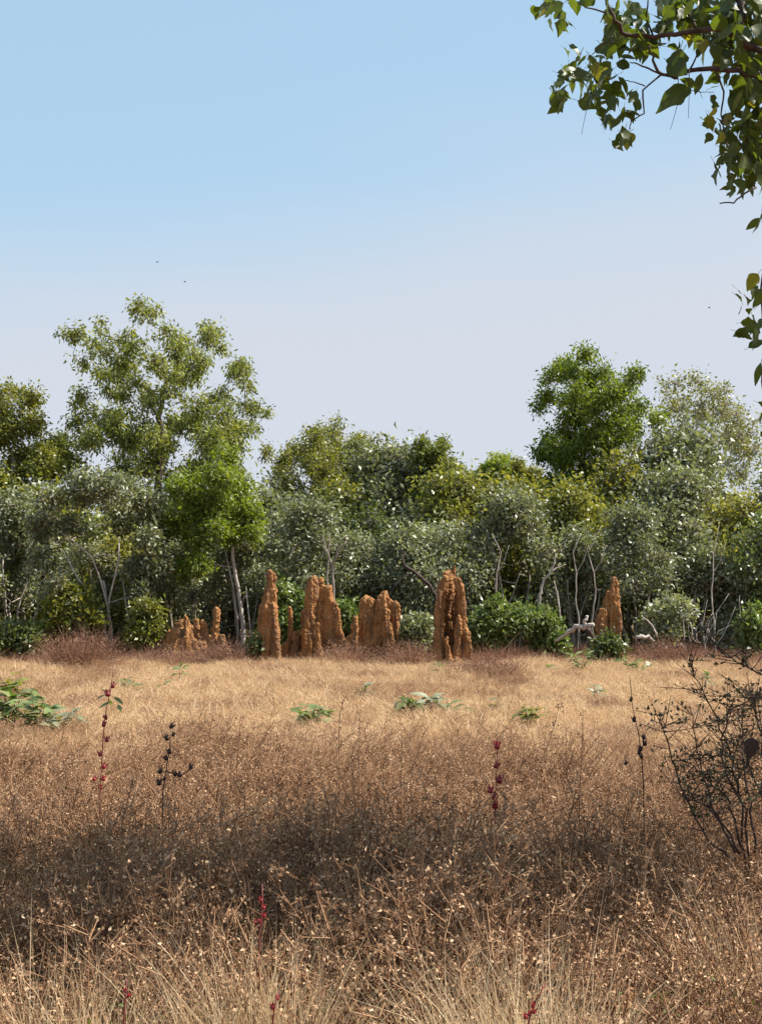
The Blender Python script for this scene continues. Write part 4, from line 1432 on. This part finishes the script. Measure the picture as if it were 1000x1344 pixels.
roselle(4.0, [(167, 1285), (165, 1310), (163, 1340)], [(164, 1302), (168, 1308)], 'red', 'roselle with two red pods near the bottom left', size=6)
roselle(4.0, [(366, 1300), (360, 1325), (358, 1345)], [(364, 1312), (358, 1324)], 'red', 'roselle with two red pods low in front of the pale grass tuft', size=7)


def stalk(depth, pts, label, n=46, L=.016):
    b = at(pts[-1][0], pts[-1][1], depth); b.z = 0
    root = empty('seed_stalk', b, label, 'plant', 'dead seed stalks in the grass')
    P = [at(px, py, depth) - b for px, py in pts] + [Vector((0, 0, -.05))]
    mb = MB()
    mb.tube(P, list(np.linspace(.0018, .005, len(P))), 5)
    mb.build('stem', M['weed_stem'], root)
    A = np.array([tuple(p) for p in P[:-1]])
    t = RNG.random(n) * (len(A) - 1)
    c = np.stack([np.interp(t, np.arange(len(A)), A[:, k]) for k in range(3)], 1) + RNG.normal(size=(n, 3)) * .012
    hb = MB()
    hb.leaves(c, RNG.normal(size=(n, 3)) + np.array([0, 0, .5]), RNG.normal(size=(n, 3)), L * RNG.uniform(.7, 1.5, n), L * .6, 0, .35)
    hk = hb.build('husk', M['weed_husk'] if RNG.random() < .35 else M['weed_stem'], root)
    hk['kind'] = 'stuff'
    return root


stalk(8.0, [(318, 932), (315, 960), (312, 1000), (311, 1025)], 'brown seed stalk standing right of the clustered dark pods')
stalk(8.2, [(455, 908), (446, 935), (445, 970), (446, 1010)], 'tall brown seed stalk below the small green sapling')
stalk(8.4, [(473, 936), (472, 960), (472, 1000)], 'short brown seed stalk just right of the tall one')
stalk(8.0, [(736, 921), (729, 945), (720, 975), (706, 1010), (703, 1040)], 'brown seed stalk leaning right below the yellow-green sapling', 60)
stalk(7.6, [(765, 931), (764, 970), (762, 1020), (760, 1050)], 'upright dark seed stalk between the leaning stalk and the clustered pods', 64)
stalk(8.2, [(529, 948), (528, 975), (527, 1010)], 'short brown seed stalk below the pale broad-leaved sapling')
stalk(7.0, [(176, 1020), (168, 1050), (160, 1085)], 'short dark seed stalk low on the left between roselle and dark pods', 40)

# ------------------------------------------------------------------ green saplings on the open grass
SAP_GROUP = 'green saplings on the dry grass'
SAPLEAF = {k: leaf_mesh('sapling_leaf', [(0, .02, .02), (.25, .15, .16), (.55, .19, .18), (.8, .10, .11), (1, .01, .01)], .3, .5, k) for k in ('fresh_leaf', 'dark_leaf', 'yellow_leaf', 'grey_leaf')}


def sapling(px, py, wpx, hpx, n, L, mat, label):
    depth = EYE * F / (py - HZ)
    b = at(px, py, depth); b.z = 0
    s = depth / F
    root = empty('sapling', b, label, 'plant', SAP_GROUP)
    mb = MB()
    tips = []
    ns = max(2, n // 5)
    for i in range(ns):
        a = RNG.uniform(0, 6.28)
        w = wpx * s * .5 * RNG.uniform(.3, 1)
        top = Vector((math.cos(a) * w, math.sin(a) * w, hpx * s * RNG.uniform(.55, 1)))
        mb.tube([(0, 0, -.03), tuple(top * .5 + Vector((0, 0, hpx * s * .1))), tuple(top)], [.007, .005, .003], 4)
        tips.append(top)
    mb.build('stem', M['brown_bark'], root)
    for i in range(n):
        t = tips[i % ns]
        f = RNG.uniform(.35, 1.02)
        p = t * f + Vector(RNG.normal(size=3) * .02)
        a = RNG.uniform(0, 6.28)
        ax = Vector((math.cos(a), math.sin(a), RNG.uniform(-.2, .7)))
        place_leaf(SAPLEAF[mat], 'leaf', p, ax, Vector((RNG.normal() * .3, RNG.normal() * .3 - .25, 1)), L * s * RNG.uniform(.85, 1.5), root)


sapling(408, 956, 48, 36, 54, 15, 'fresh_leaf', 'rounded bright green sapling alone on the pale grass left of centre')
sapling(474, 922, 22, 34, 18, 13, 'grey_leaf', 'small grey-green sapling above the tall brown seed stalk')
sapling(537, 940, 38, 30, 32, 16, 'dark_leaf', 'dark green sapling at the left of the row in mid field')
sapling(566, 938, 48, 28, 30, 18, 'grey_leaf', 'pale broad-leaved sapling in the middle of the row in mid field')
sapling(598, 938, 34, 20, 14, 16, 'fresh_leaf', 'low sapling right of the pale broad-leaved one in mid field')
sapling(650, 938, 32, 22, 16, 15, 'grey_leaf', 'sparse grey sapling left of the yellow-green sapling')
sapling(693, 956, 34, 38, 30, 15, 'yellow_leaf', 'yellow-green sapling in mid field above the leaning seed stalk')
sapling(781, 918, 24, 20, 14, 12, 'grey_leaf', 'small pale sapling on the grass below the fallen log')
sapling(722, 884, 24, 14, 12, 10, 'fresh_leaf', 'tiny green sapling at the edge of the rusty bush')
sapling(576, 886, 22, 22, 12, 10, 'dark_leaf', 'tiny dark sapling below the foot of the tallest mound')
sapling(236, 896, 18, 26, 14, 10, 'dark_leaf', 'small dark sapling on the grass below the slumped low mound')
sapling(172, 912, 40, 26, 26, 12, 'dark_leaf', 'dark sapling above the tip of the red roselle')
sapling(15, 962, 56, 66, 64, 21, 'fresh_leaf', 'leafy sapling at the left edge, tallest of the green patch')
sapling(48, 966, 54, 56, 54, 21, 'fresh_leaf', 'leafy sapling in the green patch second from the left edge')
sapling(80, 968, 48, 42, 40, 20, 'grey_leaf', 'greyer sapling at the right end of the green patch')
sapling(105, 964, 30, 26, 14, 17, 'dark_leaf', 'small dark sapling just left of the red roselle stem')
sapling(20, 924, 56, 40, 48, 15, 'yellow_leaf', 'yellowish sapling behind the green patch at the left edge')
sapling(925, 905, 26, 24, 14, 11, 'dark_leaf', 'small dark sapling behind the straggly dark shrub')
sapling(760, 882, 44, 30, 34, 10, 'fresh_leaf', 'fresh green sapling in front of the fallen log')
sapling(838, 884, 60, 24, 34, 10, 'fresh_leaf', 'wide fresh green sapling before the small dark round bush')
sapling(205, 908, 20, 16, 12, 11, 'dark_leaf', 'tiny dark sapling between the dark sapling and the open grass')

# ------------------------------------------------------------------ straggly dark shrub at the right
SD = 6.9
sb = at(985, 1090, SD); sb.z = 0
strag = empty('straggly_shrub', sb, 'straggly dark shrub with bare crossing stems and small leaves at the right edge', 'shrub')
mb = MB()
ST = [
    [(980, 1150), (973, 1060), (962, 998), (950, 968), (930, 924), (913, 888), (904, 866)],
    [(984, 1150), (978, 1063), (954, 1019), (945, 970), (957, 940), (960, 925)],
    [(1004, 1150), (1002, 1000), (996, 952), (988, 929), (985, 914), (990, 912), (998, 918)],
    [(1030, 1100), (1025, 960), (1000, 886), (975, 874), (955, 862), (938, 846)],
    [(975, 1120), (960, 1060), (940, 1030), (915, 1010), (900, 1000)],
    [(990, 1120), (985, 1050), (975, 1000), (975, 960), (968, 930)],
    [(970, 1120), (945, 1075), (915, 1050), (890, 1040)],
    [(960, 1130), (920, 1090), (885, 1010), (872, 960), (868, 940)],
    [(1000, 1120), (1004, 1050), (985, 1010), (978, 985)],
    [(965, 1120), (935, 1060), (912, 980), (905, 930)],
]
nodes = []
for i, pp in enumerate(ST):
    P = [at(a, b, SD + RNG.normal() * .08) - sb for a, b in pp]
    k = len(P)
    tt = np.linspace(0, k - 1, (k - 1) * 4 + 1)
    PP = np.stack([np.interp(tt, np.arange(k), [p[j] for p in P]) for j in range(3)], 1)
    PP[1:-1] += RNG.normal(size=(len(PP) - 2, 3)) * .006
    mb.tube(PP, np.linspace(.0065, .0018, len(PP)), 5)
    nodes += list(PP[4:])
nodes = np.array(nodes)
n = 360
i = RNG.integers(0, len(nodes), n)
d = RNG.normal(size=(n, 3)); d[:, 2] = np.abs(d[:, 2]) * .8
e = nodes[i] + nrm(d) * RNG.uniform(.05, .26, (n, 1))
mb.segs(nodes[i], e, .0026, .0014, 3)
mb.build('stem', M['brown_bark'], strag)
lb = MB()
m = n * 4
j = RNG.integers(0, n, m)
u = RNG.uniform(.3, 1.05, (m, 1))
c = nodes[i[j]] * (1 - u) + e[j] * u + RNG.normal(size=(m, 3)) * .012
lb.leaves(c, RNG.normal(size=(m, 3)), RNG.normal(size=(m, 3)), RNG.uniform(.014, .034, m), RNG.uniform(.009, .018, m))
lb.build('foliage', M['scrub_leaf'], strag)['kind'] = 'stuff'
o = place_leaf(leaf_mesh('dry_leaf', BROAD[1], .2, .4, 'brown_bark'), 'leaf', at(986, 968, SD - .1) - sb, (-.1, 0, -1), (.1, -1, .2), 30 * SD / F, strag)
o['label'] = 'large dry brown leaf hanging on its stems'

# ------------------------------------------------------------------ pale grass tufts in the weeds
TUFT_GROUP = 'pale grass tufts in the weeds'


def tuft(px, depth, n, H, rad, label, lean=.25):
    b = at(px, 1200, depth); b.z = 0
    mb = MB()
    p = polar(n, rad)
    d = np.stack([RNG.normal(size=n) * lean, RNG.normal(size=n) * lean, np.ones(n)], 1)
    n = n * 2
    p, d = np.repeat(p, 2, 0) + RNG.normal(size=(n, 3)) * .02, np.repeat(d, 2, 0) + RNG.normal(size=(n, 3)) * .08
    p[:, 2] = 0
    bend = RNG.normal(size=(n, 3)) * np.where(RNG.random((n, 1)) < .12, .55, .2)
    bend[:, 2] = -np.abs(bend[:, 2]) * .6
    mb.blades(p, d, bend, H * RNG.uniform(.45, 1.1, n), .0026 * RNG.uniform(.6, 1.3, n), 5)
    return tag(mb.build('grass_tuft', M['pale_straw'], loc=b), label, 'grass tuft', TUFT_GROUP)


tuft(345, 4.45, 480, .80, .16, 'pale dry grass tuft with long stray stalks left of centre near the bottom')
tuft(690, 4.3, 600, .80, .20, 'wide pale grass tuft right of centre near the bottom')
tuft(95, 4.35, 380, .74, .20, 'pale grass tuft near the bottom left corner')
tuft(210, 4.2, 260, .64, .14, 'thin pale grass tuft between the left corner tuft and the centre one')
tuft(520, 4.1, 220, .62, .15, 'thin pale grass tuft midway between the two big tufts')
tuft(985, 5.0, 160, .78, .07, 'narrow upright pale grass clump at the right edge below the dark shrub', .14)

# ------------------------------------------------------------------ birds
for (px, py, lab) in ((207, 344, 'tiny dark bird high above the tall gum, left of the other'), (243, 370, 'tiny dark bird just above the top of the tall gum'),
                      (930, 404, 'tiny dark bird flying beside the hanging leaves at right')):
    b = at(px, py, 70)
    r = empty('bird', b, lab, 'bird', 'birds far off in the sky')
    a = RNG.uniform(-.6, .6)
    r.rotation_euler = (0, .3 * a, a)
    r.scale = (.62, .62, .62)
    mb = MB()
    mb.tube([(-.11, 0, 0), (-.06, 0, .01), (.02, 0, .012), (.08, 0, .005), (.13, 0, -.005)], [.01, .03, .032, .018, .006], 6)
    mb.build('body', M['bird'], r, smooth=True)
    for s_ in (-1, 1):
        wb = MB()
        wb.add([(-.05, 0, .012), (.03, 0, .012), (.04, s_ * .09, .05), (-.04, s_ * .09, .05), (.02, s_ * .19, .03), (0, s_ * .19, .03),
                (-.05, 0, .004), (.03, 0, .004), (.04, s_ * .09, .043), (-.04, s_ * .09, .043), (.02, s_ * .19, .026), (0, s_ * .19, .026)],
               [(0, 1, 2, 3), (3, 2, 4, 5), (6, 9, 8, 7), (9, 11, 10, 8)])
        wb.build('wing', M['bird'], r)
print('leaves in view', total_in)
